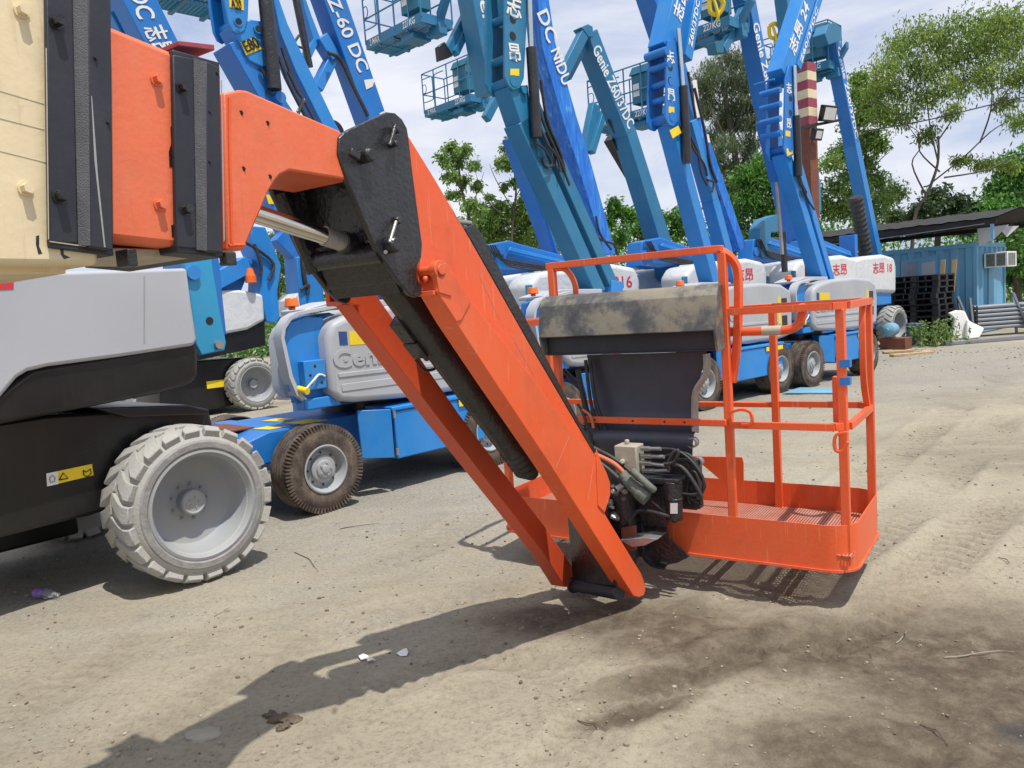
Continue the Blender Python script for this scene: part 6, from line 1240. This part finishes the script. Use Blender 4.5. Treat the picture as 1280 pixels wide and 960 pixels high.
for k, (dx, dy, s, lab) in enumerate(((0, 0, .045, 'dark crumbly soil clod, biggest of the heap in the boom shadow'), (.06, -.02, .035, 'dark soil clod at the right of the heap in the boom shadow'), (.03, -.07, .03, 'dark soil clod nearest the viewer in the boom shadow heap'), (-.05, .03, .03, 'dark soil clod at the left of the heap in the boom shadow'))):
    p = g+V((dx, dy, 0)); one('soil_clod', rockmb(p, s, s*.8, s*.5, 10+k, 16, .7), 'mudclod', lab, 'soil clod', p)
tw = [((268, 770), (292, 762), 'short dark stick on the pale dirt below the grey wheel'), ((425, 662), (475, 655), 'long thin twig on gravel below the brown tyre'), ((368, 690), (398, 715), 'bent twig between the grey wheel and the jib'), ((1150, 905), (1185, 935), 'thin dark twig near the bottom right corner'), ((1180, 822), (1268, 812), 'long pale stick near the right edge'), ((1120, 805), (1133, 790), 'short pale stick left of the dark stain'), ((1080, 808), (1090, 826), 'short dark twig on the damp soil'), ((1120, 566), (1160, 576), 'thin pale wire on the far dirt right of the basket'), ((722, 902), (758, 914), 'small dark stick on the dirt at the bottom centre'), ((1248, 700), (1262, 706), 'tiny dark twig near the right edge middle')]
for a, b, lab in tw:
    A, B_ = GG(*a), GG(*b); m_ = (A+B_)/2+V((random.uniform(-.02, .02), random.uniform(-.02, .02), .012)); mb = MB(); mb.tube([A+V((0, 0, .005)), A.lerp(m_, .5)+V((random.uniform(-.012, .012), random.uniform(-.012, .012), .0)), m_, B_.lerp(m_, .4)+V((random.uniform(-.015, .015), random.uniform(-.015, .015), .004)), B_+V((0, 0, .006))], [.0026, .0024, .002, .001], 6, 4)
    if random.random() < .6: mb.tube([m_, m_+V((random.uniform(-.06, .06), random.uniform(-.05, .05), .02))], .0025, 5, 0)
    one('twig', mb, 'stone' if 'pale' in lab else 'twig', lab, 'twig', A)
mb = MB(); random.seed(21)
ico = MB(); ico.ball((0, 0, 0), 1, 6)
for k in range(6800):
    if k < 5000: px, py = random.uniform(-20, 1300), random.uniform(560, 970)
    elif k > 6000: px, py = random.uniform(1070, 1290), 434+abs(random.gauss(0, 13))
    else: px, py = random.uniform(250, 1300), random.uniform(470, 620)
    g = GG(px, py)
    if g.x > .3 and g.y < 3.6 and random.random() < .8: continue
    dens = noise.noise(V((g.x*.8, g.y*.8, 2)))
    if dens < -.12 and random.random() < .75: continue
    s = random.choice((1, 1, 1, 1.4, 2, 3))*random.uniform(.0011, .0026)*(1+.12*g.y); a, b, c = s*random.uniform(.7, 1.4), s*random.uniform(.7, 1.4), s*random.uniform(.4, .8); i = len(mb.v)
    an = random.uniform(0, pi); ca, sa = cos(an), sin(an)
    mb.v += [g+V((v.x*a*ca-v.y*b*sa, v.x*a*sa+v.y*b*ca, v.z*c+c*.5)) for v in ico.v]; mb.f += [tuple(q+i for q in f) for f in ico.f]
def mk_gravel():
    m, nt, b = newmat('loose_gravel_bits'); gg = N(nt, 'ShaderNodeNewGeometry'); r = ramp(nt, gg.outputs['Random Per Island'], [(0, (.09, .072, .05)), (.25, (.2, .165, .12)), (.7, (.31, .265, .195)), (.985, (.36, .32, .25)), (1, (.55, .52, .47))]); nt.links.new(r.outputs[0], b.inputs['Base Color']); b.inputs['Roughness'].default_value = .9; return m
M['gravel'] = mk_gravel(); gv = obj('loose_gravel', mb, 'gravel', None, smooth=False); gv['kind'] = 'stuff'
# ================================================================== CAMERA, SUN, SKY
cam = bpy.data.cameras.new('camera'); co = bpy.data.objects.new('camera', cam); C.objects.link(co); bpy.context.scene.camera = co
cam.sensor_width = 36; cam.lens = 36*FP/1280; cam.clip_start = 0.05; cam.clip_end = 3000
co.matrix_world = Matrix(((rt_.x, up_.x, -f_.x, 0), (rt_.y, up_.y, -f_.y, 0), (rt_.z, up_.z, -f_.z, H), (0, 0, 0, 1)))
sd = V((0.25, -0.30, 1.0)).normalized(); el = math.asin(sd.z); az_ = math.atan2(sd.x, sd.y)
sl = bpy.data.lights.new('sun', 'SUN'); sl.energy = 5.0; sl.angle = radians(0.7); sl.color = (1.0, 0.95, 0.87)
so = bpy.data.objects.new('sun', sl); C.objects.link(so); so.rotation_euler = sd.to_track_quat('Z', 'Y').to_euler()
w = bpy.data.worlds.new('World'); bpy.context.scene.world = w; w.use_nodes = True; nt = w.node_tree
bg = nt.nodes['Background']; sky = N(nt, 'ShaderNodeTexSky', sky_type='NISHITA'); sky.sun_disc = False; sky.sun_elevation = el; sky.sun_rotation = az_; sky.air_density = 1.0; sky.dust_density = 1.5; sky.ozone_density = 2.0
tc = N(nt, 'ShaderNodeTexCoord'); mp = N(nt, 'ShaderNodeMapping'); mp.inputs['Scale'].default_value = (1.0, 1.0, 3.2); nt.links.new(tc.outputs['Generated'], mp.inputs[0])
n = N(nt, 'ShaderNodeTexNoise', Scale=1.9, Detail=9.0, Roughness=0.58, Distortion=0.5); nt.links.new(mp.outputs[0], n.inputs['Vector'])
r = ramp(nt, n.outputs['Fac'], [(0.38, (0.12, 0.12, 0.12)), (0.50, (0.60, 0.60, 0.60)), (0.60, (1, 1, 1))])
base_ = mix(nt, 0.6, sky.outputs[0], (5.9, 7.2, 10.6))
cl = mix(nt, r.outputs[0], base_, (9.6, 9.8, 10.6))
nt.links.new(cl, bg.inputs['Color']); bg.inputs['Strength'].default_value = 0.105
sc = bpy.context.scene; sc.view_settings.view_transform = 'Standard'; sc.view_settings.look = 'None'; sc.view_settings.gamma = 1; sc.view_settings.exposure = -0.16; sc.view_settings.use_curve_mapping = False
sc.cycles.max_bounces = 6; sc.cycles.transparent_max_bounces = 8
